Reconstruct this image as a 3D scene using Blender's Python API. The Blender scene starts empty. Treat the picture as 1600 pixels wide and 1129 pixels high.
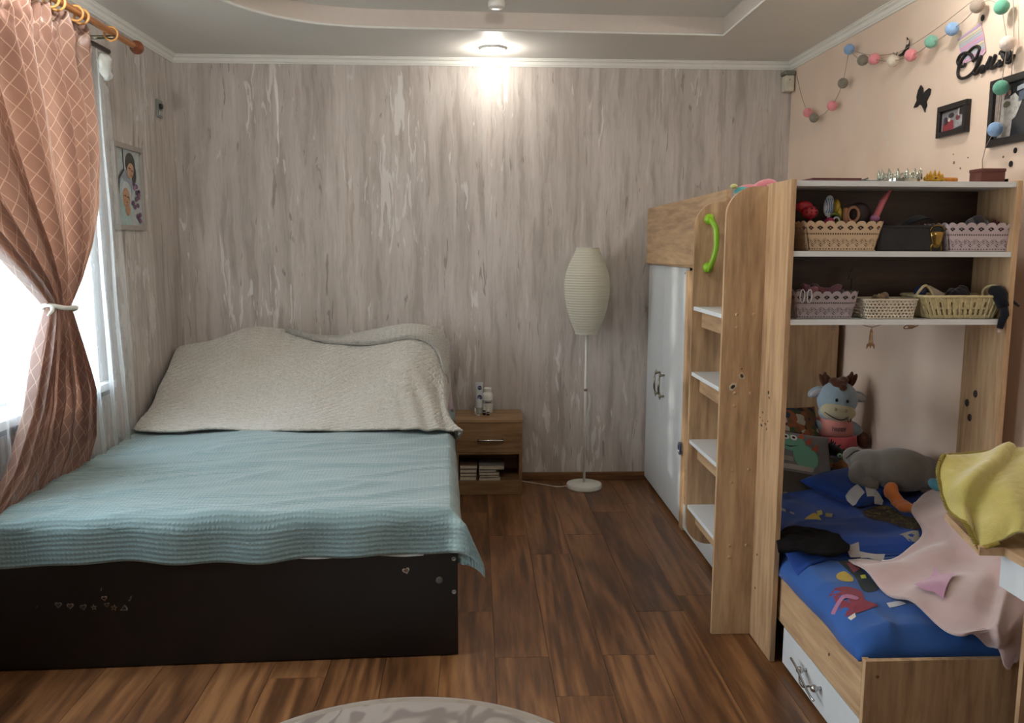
import bpy, bmesh, math, random
from math import sin, cos, pi, radians, hypot
from mathutils import Vector, Matrix, noise
random.seed(7)
SC = bpy.context.scene
COL = SC.collection

# ------------------------------------------------------------------ camera
F_PX, PITCH, YAW, ROLL, CAM_H = 1320.0, 0.13369, 0.04344, 0.00304, 1.45
cy_, sy_, cp_, sp_ = cos(YAW), sin(YAW), cos(PITCH), sin(PITCH)
FW = Vector((sy_*cp_, cy_*cp_, -sp_)); R0 = Vector((cy_, -sy_, 0)); U0 = R0.cross(FW)
c_, s_ = cos(ROLL), sin(ROLL)
RT = c_*R0 + s_*U0; UP = -s_*R0 + c_*U0
cam = bpy.data.cameras.new('camera'); co = bpy.data.objects.new('camera', cam); COL.objects.link(co)
cam.sensor_width = 36.0; cam.sensor_fit = 'HORIZONTAL'; cam.lens = 36.0*F_PX/1600.0; cam.clip_start = 0.02
co.matrix_world = Matrix(((RT.x, UP.x, -FW.x, 0), (RT.y, UP.y, -FW.y, 0), (RT.z, UP.z, -FW.z, CAM_H), (0, 0, 0, 1)))
SC.camera = co

def at(px, py, **k):
    """point of the real plane x=, y= or z= that was measured at this place of the photograph"""
    d = RT*((px-800)/F_PX) - UP*((py-564.5)/F_PX) + FW
    ax = 'xyz'.index(list(k)[0]); o = Vector((0, 0, CAM_H))
    return o + d*((list(k.values())[0]-o[ax])/d[ax])

# ------------------------------------------------------------------ world, lights, exposure
SC.view_settings.view_transform = 'Standard'; SC.view_settings.look = 'None'
SC.view_settings.exposure = 0.0; SC.view_settings.gamma = 1.0; SC.view_settings.use_curve_mapping = False
W = bpy.data.worlds.new('sky'); SC.world = W; W.use_nodes = True
wn = W.node_tree; bg = wn.nodes['Background']
tc = wn.nodes.new('ShaderNodeTexCoord'); sp = wn.nodes.new('ShaderNodeSeparateXYZ'); cr = wn.nodes.new('ShaderNodeValToRGB')
wn.links.new(tc.outputs['Generated'], sp.inputs[0]); wn.links.new(sp.outputs['Z'], cr.inputs[0])
cr.color_ramp.elements[0].position = 0.0; cr.color_ramp.elements[0].color = (0.93, 0.97, 1.0, 1)
cr.color_ramp.elements[1].position = 0.9; cr.color_ramp.elements[1].color = (0.72, 0.86, 1.0, 1)
wn.links.new(cr.outputs[0], bg.inputs[0]); bg.inputs[1].default_value = 16.0
SKYK = 1.0

def light(name, kind, loc, energy, color, rot=None, **k):
    l = bpy.data.lights.new(name, kind); l.energy = energy; l.color = color
    for a, b in k.items(): setattr(l, a, b)
    o = bpy.data.objects.new(name, l); COL.objects.link(o); o.location = loc
    if rot: o.rotation_euler = rot
    return o
def aim(o, target):
    o.rotation_euler = (Vector(target)-o.location).to_track_quat('-Z', 'Y').to_euler()

XL, XR, YB, YF, ZC = -1.76, 1.90, 5.17, -0.9, 2.55      # room shell
WY0, WY1, WZ0, WZ1 = 1.75, 3.97, 0.82, 2.20             # window opening in the left wall
portal = light('window_daylight_portal', 'AREA', (XL-0.28, (WY0+WY1)/2, (WZ0+WZ1)/2), 1.0, (1, 1, 1), (0, -pi/2, 0),
               shape='RECTANGLE', size=WZ1-WZ0, size_y=WY1-WY0)
portal.data.cycles.is_portal = True
W2Y0, W2Y1 = -0.35, 0.45                                # unseen second window of the same wall, added beside the camera for daylight
portal2 = light('added_window_daylight_portal', 'AREA', (XL-0.28, (W2Y0+W2Y1)/2, (WZ0+WZ1)/2), 1.0, (1, 1, 1), (0, -pi/2, 0),
                shape='RECTANGLE', size=WZ1-WZ0, size_y=W2Y1-W2Y0)
portal2.data.cycles.is_portal = True
sun = light('sun', 'SUN', (-6, -6, 6), 5.0, (1.0, 0.93, 0.82), angle=radians(0.8))
aim(sun, (-6+2.82, -6+4.06, 6-0.72))
SPOTS = [(0.10, 4.885, 5.5), (1.56, 3.0, 9), (1.56, 1.4, 7), (0.10, 2.6, 16), (-1.40, 3.1, 17)]  # the middle one is unseen, added to brighten back wall and ceiling
for i, (x, y, e) in enumerate(SPOTS):
    s = light('ceiling_spot_light', 'POINT', (x, y, ZC-0.055), e, (1.0, 0.94, 0.86), shadow_soft_size=0.03)

# ------------------------------------------------------------------ materials
def lin(c):
    if isinstance(c, str): c = tuple(int(c[i:i+2], 16) for i in (0, 2, 4))
    f = lambda v: v/12.92 if v <= 0.04045 else ((v+0.055)/1.055)**2.4
    return (f(c[0]/255), f(c[1]/255), f(c[2]/255), 1)
MATS = {}
class NT:
    def __init__(s, name):
        s.m = bpy.data.materials.new(name); s.m.use_nodes = True; s.t = s.m.node_tree
        s.b = s.t.nodes['Principled BSDF']; s.out = s.t.nodes['Material Output']
    def n(s, t, **k):
        o = s.t.nodes.new(t)
        for a, b in k.items():
            if a.startswith('i_'):
                key = a[2:]; key = int(key) if key.isdigit() else key.replace('_', ' ')
                o.inputs[key].default_value = b
            else: setattr(o, a, b)
        return o
    def l(s, a, b): s.t.links.new(a, b)
    def coord(s, kind='Object', scale=(1, 1, 1), loc=None, rot=None):
        c = s.n('ShaderNodeTexCoord'); m = s.n('ShaderNodeMapping'); s.l(c.outputs[kind], m.inputs[0])
        m.inputs['Scale'].default_value = scale
        if loc: m.inputs['Location'].default_value = loc
        if rot: m.inputs['Rotation'].default_value = rot
        return m
    def ramp(s, fac, stops):
        r = s.n('ShaderNodeValToRGB'); s.l(fac, r.inputs[0]); e = r.color_ramp.elements
        while len(e) < len(stops): e.new(0.5)
        for q, (p, c) in zip(e, stops):
            q.position = p; q.color = lin(c) if not (isinstance(c, tuple) and len(c) == 4) else c
        return r
    def mix(s, a, b, fac, mode='MIX'):
        m = s.n('ShaderNodeMix', data_type='RGBA', blend_type=mode)
        for sock, v in ((m.inputs[0], fac), (m.inputs[6], a), (m.inputs[7], b)):
            if hasattr(v, 'links') or hasattr(v, 'is_linked'): s.l(v, sock)
            else: sock.default_value = v
        return m.outputs[2]
    def math(s, op, a, b=0.0, c=0.0, clamp=False):
        m = s.n('ShaderNodeMath', operation=op, use_clamp=clamp)
        for i, v in enumerate((a, b, c)):
            if hasattr(v, 'is_linked'): s.l(v, m.inputs[i])
            else: m.inputs[i].default_value = v
        return m.outputs[0]
    def bump(s, h, strength=0.3, dist=0.01):
        b = s.n('ShaderNodeBump'); b.inputs['Strength'].default_value = strength; b.inputs['Distance'].default_value = dist
        s.l(h, b.inputs['Height']); s.l(b.outputs[0], s.b.inputs['Normal']); return b

def plain(name, c, rough=0.6, metal=0.0, var=0.12, scale=30, bump=0.0, bscale=200, sheen=0.0, trans=0.0, dist=0.002, spec=0.5, coat=0.0):
    if name in MATS: return MATS[name]
    t = NT(name); L = lin(c)
    m = t.coord(); nz = t.n('ShaderNodeTexNoise'); nz.inputs['Scale'].default_value = scale; nz.inputs['Detail'].default_value = 4
    t.l(m.outputs[0], nz.inputs['Vector'])
    dk = tuple(v*(1-var) for v in L[:3])+(1,); lt = tuple(min(1, v*(1+var)) for v in L[:3])+(1,)
    r = t.ramp(nz.outputs[0], [(0.3, dk), (0.7, lt)]); t.l(r.outputs[0], t.b.inputs['Base Color'])
    t.b.inputs['Roughness'].default_value = rough; t.b.inputs['Metallic'].default_value = metal
    t.b.inputs['Specular IOR Level'].default_value = spec
    t.b.inputs['Coat Weight'].default_value = coat
    if sheen: t.b.inputs['Sheen Weight'].default_value = sheen; t.b.inputs['Sheen Roughness'].default_value = 0.5
    if bump:
        n2 = t.n('ShaderNodeTexNoise'); n2.inputs['Scale'].default_value = bscale; n2.inputs['Detail'].default_value = 3
        t.l(m.outputs[0], n2.inputs['Vector']); t.bump(n2.outputs[0], bump, dist)
    MATS[name] = t.m; return t.m

def wood(name, axis, c1, c2, c3, rough=0.45, rnd=False, across=14, along=0.9, ring=0.5):
    if name in MATS: return MATS[name]
    t = NT(name)
    sc = [across]*3; sc['xyz'.index(axis)] = along
    m = t.coord(scale=tuple(sc)); vec = m.outputs[0]
    if rnd:
        oi = t.n('ShaderNodeObjectInfo'); mu = t.math('MULTIPLY', oi.outputs['Random'], 60.0)
        cx = t.n('ShaderNodeCombineXYZ'); t.l(mu, cx.inputs[0]); t.l(mu, cx.inputs[1])
        t.l(mu, cx.inputs[2]); t.l(cx.outputs[0], m.inputs['Location'])
    n1 = t.n('ShaderNodeTexNoise'); n1.inputs['Scale'].default_value = 0.55; n1.inputs['Detail'].default_value = 3; n1.inputs['Distortion'].default_value = 0.6
    t.l(vec, n1.inputs['Vector'])
    rg = t.math('SINE', t.math('MULTIPLY', n1.outputs[0], 46.0))     # growth rings as level lines of a slow noise
    n2 = t.n('ShaderNodeTexNoise'); n2.inputs['Scale'].default_value = 4.5; n2.inputs['Detail'].default_value = 6; n2.inputs['Roughness'].default_value = 0.65
    t.l(vec, n2.inputs['Vector'])
    f = t.math('ADD', t.math('MULTIPLY', rg, 0.09*ring), n2.outputs[0])
    f = t.math('ADD', f, t.math('MULTIPLY', t.math('SUBTRACT', n1.outputs[0], 0.5), 0.5))
    r = t.ramp(f, [(0.30, c1), (0.50, c2), (0.72, c3)])
    colr = r.outputs[0]
    if rnd:
        hs = t.n('ShaderNodeHueSaturation'); t.l(colr, hs.inputs['Color'])
        t.l(t.math('MULTIPLY_ADD', oi.outputs['Random'], 0.22, 0.9), hs.inputs['Value']); colr = hs.outputs[0]
    t.l(colr, t.b.inputs['Base Color']); t.b.inputs['Roughness'].default_value = rough
    n3 = t.n('ShaderNodeTexNoise'); n3.inputs['Scale'].default_value = 14; n3.inputs['Detail'].default_value = 2; t.l(vec, n3.inputs['Vector'])
    t.bump(n3.outputs[0], 0.12, 0.002)
    MATS[name] = t.m; return t.m

OAK = dict(c1='97795a', c2='b39370', c3='c8aa84')
oakz = wood('oak_upright_grain', 'z', **OAK, across=9); oaky = wood('oak_lengthwise_grain', 'y', **OAK, across=9); oakx = wood('oak_crosswise_grain', 'x', **OAK, across=9)
floorm = wood('brown_laminate', 'y', c1='4b301b', c2='6d482b', c3='8a623e', rough=0.36, rnd=True, across=7, along=0.55, ring=1.2)
basem = wood('baseboard_wood', 'x', c1='4e3220', c2='6b472c', c3='86603c', rough=0.4)
darkwood = plain('wenge_board', '0d0908', 0.42, var=0.25, scale=6)
whitelam = plain('white_laminate', 'cfd4d6', 0.38, var=0.02)
whitep = plain('white_plastic', 'dcdcd6', 0.4, var=0.03)
chrome = plain('brushed_chrome', 'b9b9b9', 0.22, 1.0, var=0.05)
darkmetal = plain('aged_nickel', '8c8878', 0.3, 1.0, var=0.1)
ceilm = plain('ceiling_paint', 'dbd8d2', 0.55, var=0.015, scale=3)
crownm = plain('crown_paint', 'e2e2dc', 0.5, var=0.02)
blackm = plain('black_plastic', '0c0a0b', 0.45)

def wallpaper():
    t = NT('streaked_wallpaper')
    w = t.coord(scale=(1.6, 1.6, 1.6)); wn_ = t.n('ShaderNodeTexNoise'); wn_.inputs['Scale'].default_value = 3.2; wn_.inputs['Detail'].default_value = 3; t.l(w.outputs[0], wn_.inputs['Vector'])
    c = t.n('ShaderNodeTexCoord')
    sub = t.n('ShaderNodeVectorMath', operation='SUBTRACT'); t.l(wn_.outputs['Color'], sub.inputs[0]); sub.inputs[1].default_value = (.5, .5, .5)
    scl = t.n('ShaderNodeVectorMath', operation='SCALE'); t.l(sub.outputs[0], scl.inputs[0]); scl.inputs['Scale'].default_value = 0.035
    add = t.n('ShaderNodeVectorMath', operation='ADD'); t.l(c.outputs['Object'], add.inputs[0]); t.l(scl.outputs[0], add.inputs[1])
    def nz(sx, sz, detail, off=0.0, dist=0.0, rough=.55):
        m = t.n('ShaderNodeMapping'); t.l(add.outputs[0], m.inputs[0]); m.inputs['Scale'].default_value = (sx, sx, sz); m.inputs['Location'].default_value = (off, off*1.3, off*.7)
        n = t.n('ShaderNodeTexNoise'); n.inputs['Scale'].default_value = 1; n.inputs['Detail'].default_value = detail; n.inputs['Distortion'].default_value = dist; n.inputs['Roughness'].default_value = rough
        t.l(m.outputs[0], n.inputs['Vector']); return n.outputs[0]
    a = nz(6, .8, 5); b = nz(19, 1.7, 5, 5.1, .3, .6); d = nz(26, 3.6, 3, 9.3, .8); e = nz(2.2, .8, 2, 3.3); g = nz(80, 5, 3, 1.3)
    col = t.ramp(a, [(0.30, 'ada49c'), (0.47, 'bab2ab'), (0.62, 'c6beb8'), (0.8, 'cdbfb5')]).outputs[0]
    fb = t.ramp(b, [(0.36, (1, 1, 1, 1)), (0.50, (0, 0, 0, 1))]).outputs[0]
    col = t.mix(col, lin('988e86'), t.math('MULTIPLY', fb, 0.62))
    fb2 = t.ramp(b, [(0.57, (0, 0, 0, 1)), (0.68, (1, 1, 1, 1))]).outputs[0]
    col = t.mix(col, lin('d3ccc7'), t.math('MULTIPLY', fb2, 0.6))
    fg = t.ramp(g, [(0.35, (1, 1, 1, 1)), (0.5, (0, 0, 0, 1))]).outputs[0]
    col = t.mix(col, lin('928880'), t.math('MULTIPLY', fg, 0.22))
    sv = t.ramp(t.math('MULTIPLY', d, t.math('MULTIPLY_ADD', e, 1.6, .20)), [(0.66, (0, 0, 0, 1)), (0.72, (1, 1, 1, 1))]).outputs[0]
    dk = t.ramp(d, [(0.30, (1, 1, 1, 1)), (0.345, (0, 0, 0, 1))]).outputs[0]
    col = t.mix(col, lin('837a73'), t.math('MULTIPLY', dk, 0.7))
    col = t.mix(col, lin('e2e0dc'), t.math('MULTIPLY', sv, 0.7))
    t.l(col, t.b.inputs['Base Color'])
    t.l(t.math('MULTIPLY_ADD', sv, -0.33, 0.58), t.b.inputs['Roughness'])
    t.bump(t.math('ADD', b, t.math('MULTIPLY', sv, .5)), 0.15, 0.001)
    return t.m
wallm = wallpaper()

def pinkwall():
    t = NT('peach_plaster_paint'); m = t.coord(scale=(1, 1, 1)); n = t.n('ShaderNodeTexNoise'); n.inputs['Scale'].default_value = 2.2; n.inputs['Detail'].default_value = 5
    t.l(m.outputs[0], n.inputs['Vector'])
    col = t.ramp(n.outputs[0], [(0.35, 'dcc5b2'), (0.6, 'e4cfbd')]).outputs[0]
    n2 = t.n('ShaderNodeTexNoise'); n2.inputs['Scale'].default_value = 7; n2.inputs['Detail'].default_value = 3; t.l(m.outputs[0], n2.inputs['Vector'])
    f = t.ramp(n2.outputs[0], [(0.70, (0, 0, 0, 1)), (0.74, (1, 1, 1, 1))]).outputs[0]     # worn pale patches
    col = t.mix(col, lin('d9d0c4'), t.math('MULTIPLY', f, .7)); t.l(col, t.b.inputs['Base Color']); t.b.inputs['Roughness'].default_value = .6
    t.bump(n2.outputs[0], .05, .003); return t.m
pinkm = pinkwall()

def cloth(name, c, rough=0.9, var=0.1, weave=900, bump=0.25, transl=0.0, sheen=0.25, dist=.001, scale=18, lowbump=0.0):
    if name in MATS: return MATS[name]
    t = NT(name); L = lin(c); m = t.coord()
    n = t.n('ShaderNodeTexNoise'); n.inputs['Scale'].default_value = scale; n.inputs['Detail'].default_value = 5; t.l(m.outputs[0], n.inputs['Vector'])
    dk = tuple(v*(1-var) for v in L[:3])+(1,); lt = tuple(min(1, v*(1+var)) for v in L[:3])+(1,)
    r = t.ramp(n.outputs[0], [(0.3, dk), (0.7, lt)]); t.l(r.outputs[0], t.b.inputs['Base Color'])
    t.b.inputs['Roughness'].default_value = rough; t.b.inputs['Sheen Weight'].default_value = sheen; t.b.inputs['Specular IOR Level'].default_value = .2
    n2 = t.n('ShaderNodeTexNoise'); n2.inputs['Scale'].default_value = weave; n2.inputs['Detail'].default_value = 2; t.l(m.outputs[0], n2.inputs['Vector'])
    t.bump(n2.outputs[0], bump, dist)
    MATS[name] = t.m; return t.m

# ------------------------------------------------------------------ mesh helpers
def box(bm, x0, x1, y0, y1, z0, z1, bevel=0.0):
    r = bmesh.ops.create_cube(bm, size=1.0)
    for v in r['verts']:
        v.co = Vector(((x0+x1)/2+v.co.x*(x1-x0), (y0+y1)/2+v.co.y*(y1-y0), (z0+z1)/2+v.co.z*(z1-z0)))
    if bevel:
        es = list({e for v in r['verts'] for e in v.link_edges})
        bmesh.ops.bevel(bm, geom=es, offset=bevel, segments=2, affect='EDGES', profile=.6)
    return bm
def B(*a, **k): return box(bmesh.new(), *a, **k)
def tube(bm, pts, r, seg=10, caps=True, closed=False):
    pts = [Vector(p) for p in pts]; n = len(pts); rs = r if isinstance(r, (list, tuple)) else [r]*n
    rings = []; prev = None
    for i, p in enumerate(pts):
        if closed: d = pts[(i+1) % n]-pts[i-1]
        else: d = pts[min(i+1, n-1)]-pts[max(i-1, 0)]
        d.normalize()
        if prev is None:
            a = Vector((0, 0, 1)) if abs(d.z) < .9 else Vector((1, 0, 0)); s = d.cross(a).normalized()
        else: s = (prev-d*prev.dot(d)).normalized()
        prev = s; t = d.cross(s)
        rings.append([bm.verts.new(p+(s*cos(2*pi*k/seg)+t*sin(2*pi*k/seg))*rs[i]) for k in range(seg)])
    m = n if closed else n-1
    for i in range(m):
        a, b = rings[i], rings[(i+1) % n]
        for k in range(seg): bm.faces.new((a[k], a[(k+1) % seg], b[(k+1) % seg], b[k]))
    if caps and not closed: bm.faces.new(rings[0][::-1]); bm.faces.new(rings[-1])
    return bm
def T(*a, **k): return tube(bmesh.new(), *a, **k)
def lathe(bm, prof, c, seg=40, axis='z', sx=1, sy=1):
    rings = []
    for r, z in prof:
        ring = []
        for k in range(seg):
            a = 2*pi*k/seg; p = (r*cos(a)*sx, r*sin(a)*sy, z)
            if axis == 'x': p = (p[2], p[0], p[1])
            if axis == 'y': p = (p[0], p[2], p[1])
            ring.append(bm.verts.new(Vector(c)+Vector(p)))
        rings.append(ring)
    for a, b in zip(rings, rings[1:]):
        for k in range(seg): bm.faces.new((a[k], a[(k+1) % seg], b[(k+1) % seg], b[k]))
    if prof[0][0] > 1e-5: bm.faces.new(rings[0][::-1])
    if prof[-1][0] > 1e-5: bm.faces.new(rings[-1])
    bmesh.ops.remove_doubles(bm, verts=bm.verts, dist=1e-6)
    bmesh.ops.recalc_face_normals(bm, faces=bm.faces)
    return bm
def La(*a, **k): return lathe(bmesh.new(), *a, **k)
def prism(bm, poly, fn, t):
    """extrude a 2-D outline: fn(a, b, depth) -> point, depth 0..t"""
    n = len(poly); lo = [bm.verts.new(fn(a, b, 0)) for a, b in poly]; hi = [bm.verts.new(fn(a, b, t)) for a, b in poly]
    bm.faces.new(lo[::-1]); bm.faces.new(hi)
    for i in range(n): bm.faces.new((lo[i], lo[(i+1) % n], hi[(i+1) % n], hi[i]))
    bmesh.ops.recalc_face_normals(bm, faces=bm.faces); return bm
def Pr(*a): return prism(bmesh.new(), *a)
def ell(bm, c, r, rot=None, seg=20):
    res = bmesh.ops.create_uvsphere(bm, u_segments=seg, v_segments=seg//2+2, radius=1.0)
    M = Matrix.Diagonal((*r, 1))
    if rot: M = Matrix.Rotation(rot[2], 4, 'Z') @ Matrix.Rotation(rot[1], 4, 'Y') @ Matrix.Rotation(rot[0], 4, 'X') @ M
    for v in res['verts']: v.co = Vector(c) + (M @ v.co)
    return bm
def El(*a, **k): return ell(bmesh.new(), *a, **k)
def cat(p0, p1, p2, p3, t):
    return 0.5*((2*p1)+(-p0+p2)*t+(2*p0-5*p1+4*p2-p3)*t*t+(-p0+3*p1-3*p2+p3)*t**3)
def spline(pts, n):
    out = []; m = len(pts)-1
    for i in range(n+1):
        f = i/n*m; k = min(int(f), m-1); t = f-k
        g = lambda j: pts[max(0, min(m, j))] if 0 <= j <= m else (2*pts[0]-pts[1] if j < 0 else 2*pts[m]-pts[m-1])
        out.append(cat(g(k-1), g(k), g(k+1), g(k+2), t))
    return out
def patch(rows, nu, nv, disp=None, uvs=(1, 1)):
    """smooth cloth surface through a net of control points (rows of 3-D points)"""
    rr = [spline([Vector(p) for p in r], nu) for r in rows]
    cols = [spline([r[i] for r in rr], nv) for i in range(nu+1)]
    bm = bmesh.new(); uvl = bm.loops.layers.uv.new('uv'); g = []
    for i in range(nu+1):
        g.append([bm.verts.new(disp(i/nu, j/nv, cols[i][j]) if disp else cols[i][j]) for j in range(nv+1)])
    for i in range(nu):
        for j in range(nv):
            f = bm.faces.new((g[i][j], g[i+1][j], g[i+1][j+1], g[i][j+1]))
            for lp, (a, b) in zip(f.loops, ((i, j), (i+1, j), (i+1, j+1), (i, j+1))): lp[uvl].uv = (a/nu*uvs[0], b/nv*uvs[1])
    return bm
def grid(fn, nu, nv, uvf=None, hole=None, wrap=False):
    bm = bmesh.new(); uvl = bm.loops.layers.uv.new('uv'); g = []
    for i in range(nu if wrap else nu+1): g.append([bm.verts.new(fn(i/nu, j/nv)) for j in range(nv+1)])
    if wrap: g.append(g[0])
    for i in range(nu):
        for j in range(nv):
            if hole and hole((i+.5)/nu, (j+.5)/nv): continue
            f = bm.faces.new((g[i][j], g[i+1][j], g[i+1][j+1], g[i][j+1]))
            if uvf:
                for lp, (a, b) in zip(f.loops, ((i, j), (i+1, j), (i+1, j+1), (i, j+1))): lp[uvl].uv = uvf(a/nu, b/nv)
    if hole: bmesh.ops.delete(bm, geom=[v for v in bm.verts if not v.link_faces], context='VERTS')
    return bm

def obj(name, bm, mat, parent=None, smooth=False, solid=0.0, sub=0, offset=-1.0, kind=None, label=None, angle=None):
    if isinstance(bm, bmesh.types.BMesh):
        me = bpy.data.meshes.new(name)
        if parent is not None and not parent.get('local'):
            bmesh.ops.translate(bm, verts=bm.verts, vec=-Vector(parent['origin']))
        bm.to_mesh(me); bm.free()
    else: me = bm
    o = bpy.data.objects.new(name, me); COL.objects.link(o)
    if mat is not None and not me.materials: me.materials.append(mat)
    if smooth:
        for p in me.polygons: p.use_smooth = True
        if angle is not None: me.set_sharp_from_angle(angle=radians(angle))
    if solid:
        m = o.modifiers.new('thickness', 'SOLIDIFY'); m.thickness = solid; m.offset = offset
    if sub:
        m = o.modifiers.new('smooth', 'SUBSURF'); m.levels = sub; m.render_levels = sub
    if parent is not None:
        o.parent = parent; o['local'] = parent.get('local', 0); o['origin'] = list(parent['origin'])
    else: o['origin'] = [0, 0, 0]
    if kind: o['kind'] = kind
    if label: o['label'] = label
    return o
def tag(o, label, cat_, group=None, kind=None):
    o['label'] = label; o['category'] = cat_
    if group: o['group'] = group
    if kind: o['kind'] = kind
    return o
def thing(name, loc, label, cat_, group=None, rz=0.0, local=False):
    o = bpy.data.objects.new(name, None); COL.objects.link(o); o.empty_display_size = .05
    o.location = loc; o.rotation_euler = (0, 0, rz); o['origin'] = list(loc)
    if local: o['local'] = 1; o['origin'] = [0, 0, 0]
    return tag(o, label, cat_, group)
def single(name, bm, mat, label, cat_, group=None, **k):
    """a thing that is one mesh, its origin moved to its base"""
    xs = [v.co for v in bm.verts]; c = Vector((sum(p.x for p in xs)/len(xs), sum(p.y for p in xs)/len(xs), min(p.z for p in xs)))
    bmesh.ops.translate(bm, verts=bm.verts, vec=-c)
    o = obj(name, bm, mat, None, **k); o.location = c; return tag(o, label, cat_, group)
def struct(name, bm, mat, parent=None, **k):
    o = obj(name, bm, mat, parent, **k); o['kind'] = 'structure'; return o
def blob(name, parts, mat, parent, voxel=0.006, it=6):
    """one continuous stuffed body: overlapping ellipsoids remeshed into one skin"""
    bm = bmesh.new()
    for p in parts: ell(bm, p[0], p[1], p[2] if len(p) > 2 else None, seg=16)
    o = obj(name, bm, mat, parent, smooth=True)
    m = o.modifiers.new('skin', 'REMESH'); m.mode = 'VOXEL'; m.voxel_size = voxel; m.use_smooth_shade = True
    m = o.modifiers.new('relax', 'SMOOTH'); m.iterations = it; m.factor = .6
    return o
def fnoise(x, y, z=0.0): return noise.noise(Vector((x, y, z)))

# ------------------------------------------------------------------ the room shell
fl = struct('floor', B(XL-.3, XR+.2, YF-.2, YB+.2, -0.06, -0.010), plain('floor_underlay', '2a1a10', .8))
PW, PL = 0.193, 1.29
shared = {}
k = 0; x = XL+0.006-0.11
random.seed(11)
while x < XR:
    xa, xb = max(x, XL+.001), min(x+PW, XR-.001); y = YF - random.uniform(0, PL)
    while y < YB:
        ya, yb = max(y, YF), min(y+PL, YB)
        if yb-ya > .02 and xb-xa > .01:
            key = (round(xb-xa, 3), round(yb-ya, 3))
            if key not in shared:
                o = obj('plank', B(-(xb-xa)/2+.0006, (xb-xa)/2-.0006, -(yb-ya)/2+.0006, (yb-ya)/2-.0006, -.010, 0, bevel=.0007), floorm)
                shared[key] = o.data
            else: o = obj('plank', shared[key], None)
            o.parent = fl; o.location = ((xa+xb)/2, (ya+yb)/2, 0)
        y += PL
    x += PW

struct('wall_back', B(XL-.3, XR+.2, YB, YB+.15, -.06, ZC+.2), wallm)
struct('wall_right', B(XR, XR+.15, YF-.15, YB, -.06, ZC+.2), pinkm)
struct('wall_front', B(XL-.3, XR+.2, YF-.15, YF, -.06, ZC+.2), plain('front_wall_paint', 'b9aca0', .7, var=.03))
bm = bmesh.new()
box(bm, XL-.30, XL, YF, W2Y0, -.06, ZC+.2); box(bm, XL-.30, XL, W2Y1, WY0, -.06, ZC+.2)
box(bm, XL-.30, XL, W2Y0, W2Y1, -.06, WZ0-.04); box(bm, XL-.30, XL, W2Y0, W2Y1, WZ1, ZC+.2); box(bm, XL-.30, XL, WY1, YB, -.06, ZC+.2)
box(bm, XL-.30, XL, WY0, WY1, -.06, WZ0-.04); box(bm, XL-.30, XL, WY0, WY1, WZ1, ZC+.2)
struct('wall_left', bm, wallm)

# ceiling: lowered border with a recessed tray whose far left corner is rounded
hole = [(1.292, 4.52), (1.292, 0.4), (-1.2, 0.4), (-1.2, 3.7)]
curve = spline([Vector(p+(0,)) for p in [(-1.2, 3.7), (-1.165, 3.9), (-1.12, 4.05), (-1.03, 4.20), (-0.92, 4.315), (-0.77, 4.405), (-0.60, 4.45), (-0.42, 4.468), (0.19, 4.49), (1.292, 4.52)]], 60)
loop = [(p.x, p.y) for p in curve] + [(1.292, 0.4), (-1.2, 0.4)]
def ring_plate(outer, inner, z):
    bm = bmesh.new(); vs = []
    for lp in (outer, inner):
        v = [bm.verts.new((a, b, z)) for a, b in lp]; vs.append(v)
    for v in vs:
        for i in range(len(v)): bm.edges.new((v[i], v[(i+1) % len(v)]))
    bmesh.ops.triangle_fill(bm, edges=bm.edges, use_beauty=True)
    return bm
outer = [(XL-.3, YF-.1), (XR+.1, YF-.1), (XR+.1, YB+.1), (XL-.3, YB+.1)]
ce = struct('ceiling', ring_plate(outer, loop, ZC), ceilm)
tz = ZC+0.085
riser = bmesh.new(); a = [riser.verts.new((p[0], p[1], ZC)) for p in loop]; b = [riser.verts.new((p[0], p[1], tz+.0)) for p in loop]
for i in range(len(loop)): riser.faces.new((a[i], a[(i+1) % len(loop)], b[(i+1) % len(loop)], b[i]))
struct('tray_riser', riser, plain('tray_riser_paint', 'cfc6bd', .6, var=.02), ce)
pl = bmesh.new(); box(pl, -1.5, 1.6, 0.1, 4.8, tz, tz+.02); struct('tray_ceiling', pl, ceilm, ce)
lip = bmesh.new(); tube(lip, [(p[0], p[1], ZC-.002) for p in loop], .007, seg=8, closed=True); struct('tray_lip', lip, crownm, ce, smooth=True)
cap = B(XL-.3, XR+.2, YF-.15, YB+.15, ZC+.12, ZC+.2); struct('ceiling_slab', cap, ceilm, ce)

def crown(name, p0, p1, inward):
    prof = [(0, -.042), (.008, -.042), (.010, -.036), (.016, -.032), (.022, -.018), (.034, -.012), (.036, -.006), (.042, -.004), (.042, 0), (0, 0)]
    bm = bmesh.new(); p0, p1, n = Vector(p0), Vector(p1), Vector(inward); A = []; C_ = []
    for d, z in prof:
        A.append(bm.verts.new(p0+n*d+Vector((0, 0, z)))); C_.append(bm.verts.new(p1+n*d+Vector((0, 0, z))))
    for i in range(len(prof)-1): bm.faces.new((A[i], A[i+1], C_[i+1], C_[i]))
    bmesh.ops.recalc_face_normals(bm, faces=bm.faces)
    struct(name, bm, crownm)
crown('trim_1', (XL, YB, ZC), (XR, YB, ZC), (0, -1, 0)); crown('trim_2', (XL, YF, ZC), (XL, YB, ZC), (1, 0, 0)); crown('trim_3', (XR, YF, ZC), (XR, YB, ZC), (-1, 0, 0))
def baseboard(name, x0, x1, y0, y1, m):
    struct(name, B(x0, x1, y0, y1, 0, .052, bevel=.003), m)
baseboard('baseboard_back', XL+.001, XR-.001, YB-.016, YB-.0005, basem)
basey = wood('baseboard_wood_side', 'y', c1='4e3220', c2='6b472c', c3='86603c', rough=0.4)
baseboard('baseboard_left', XL+.0005, XL+.016, YF+.001, YB-.017, basey)
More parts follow.
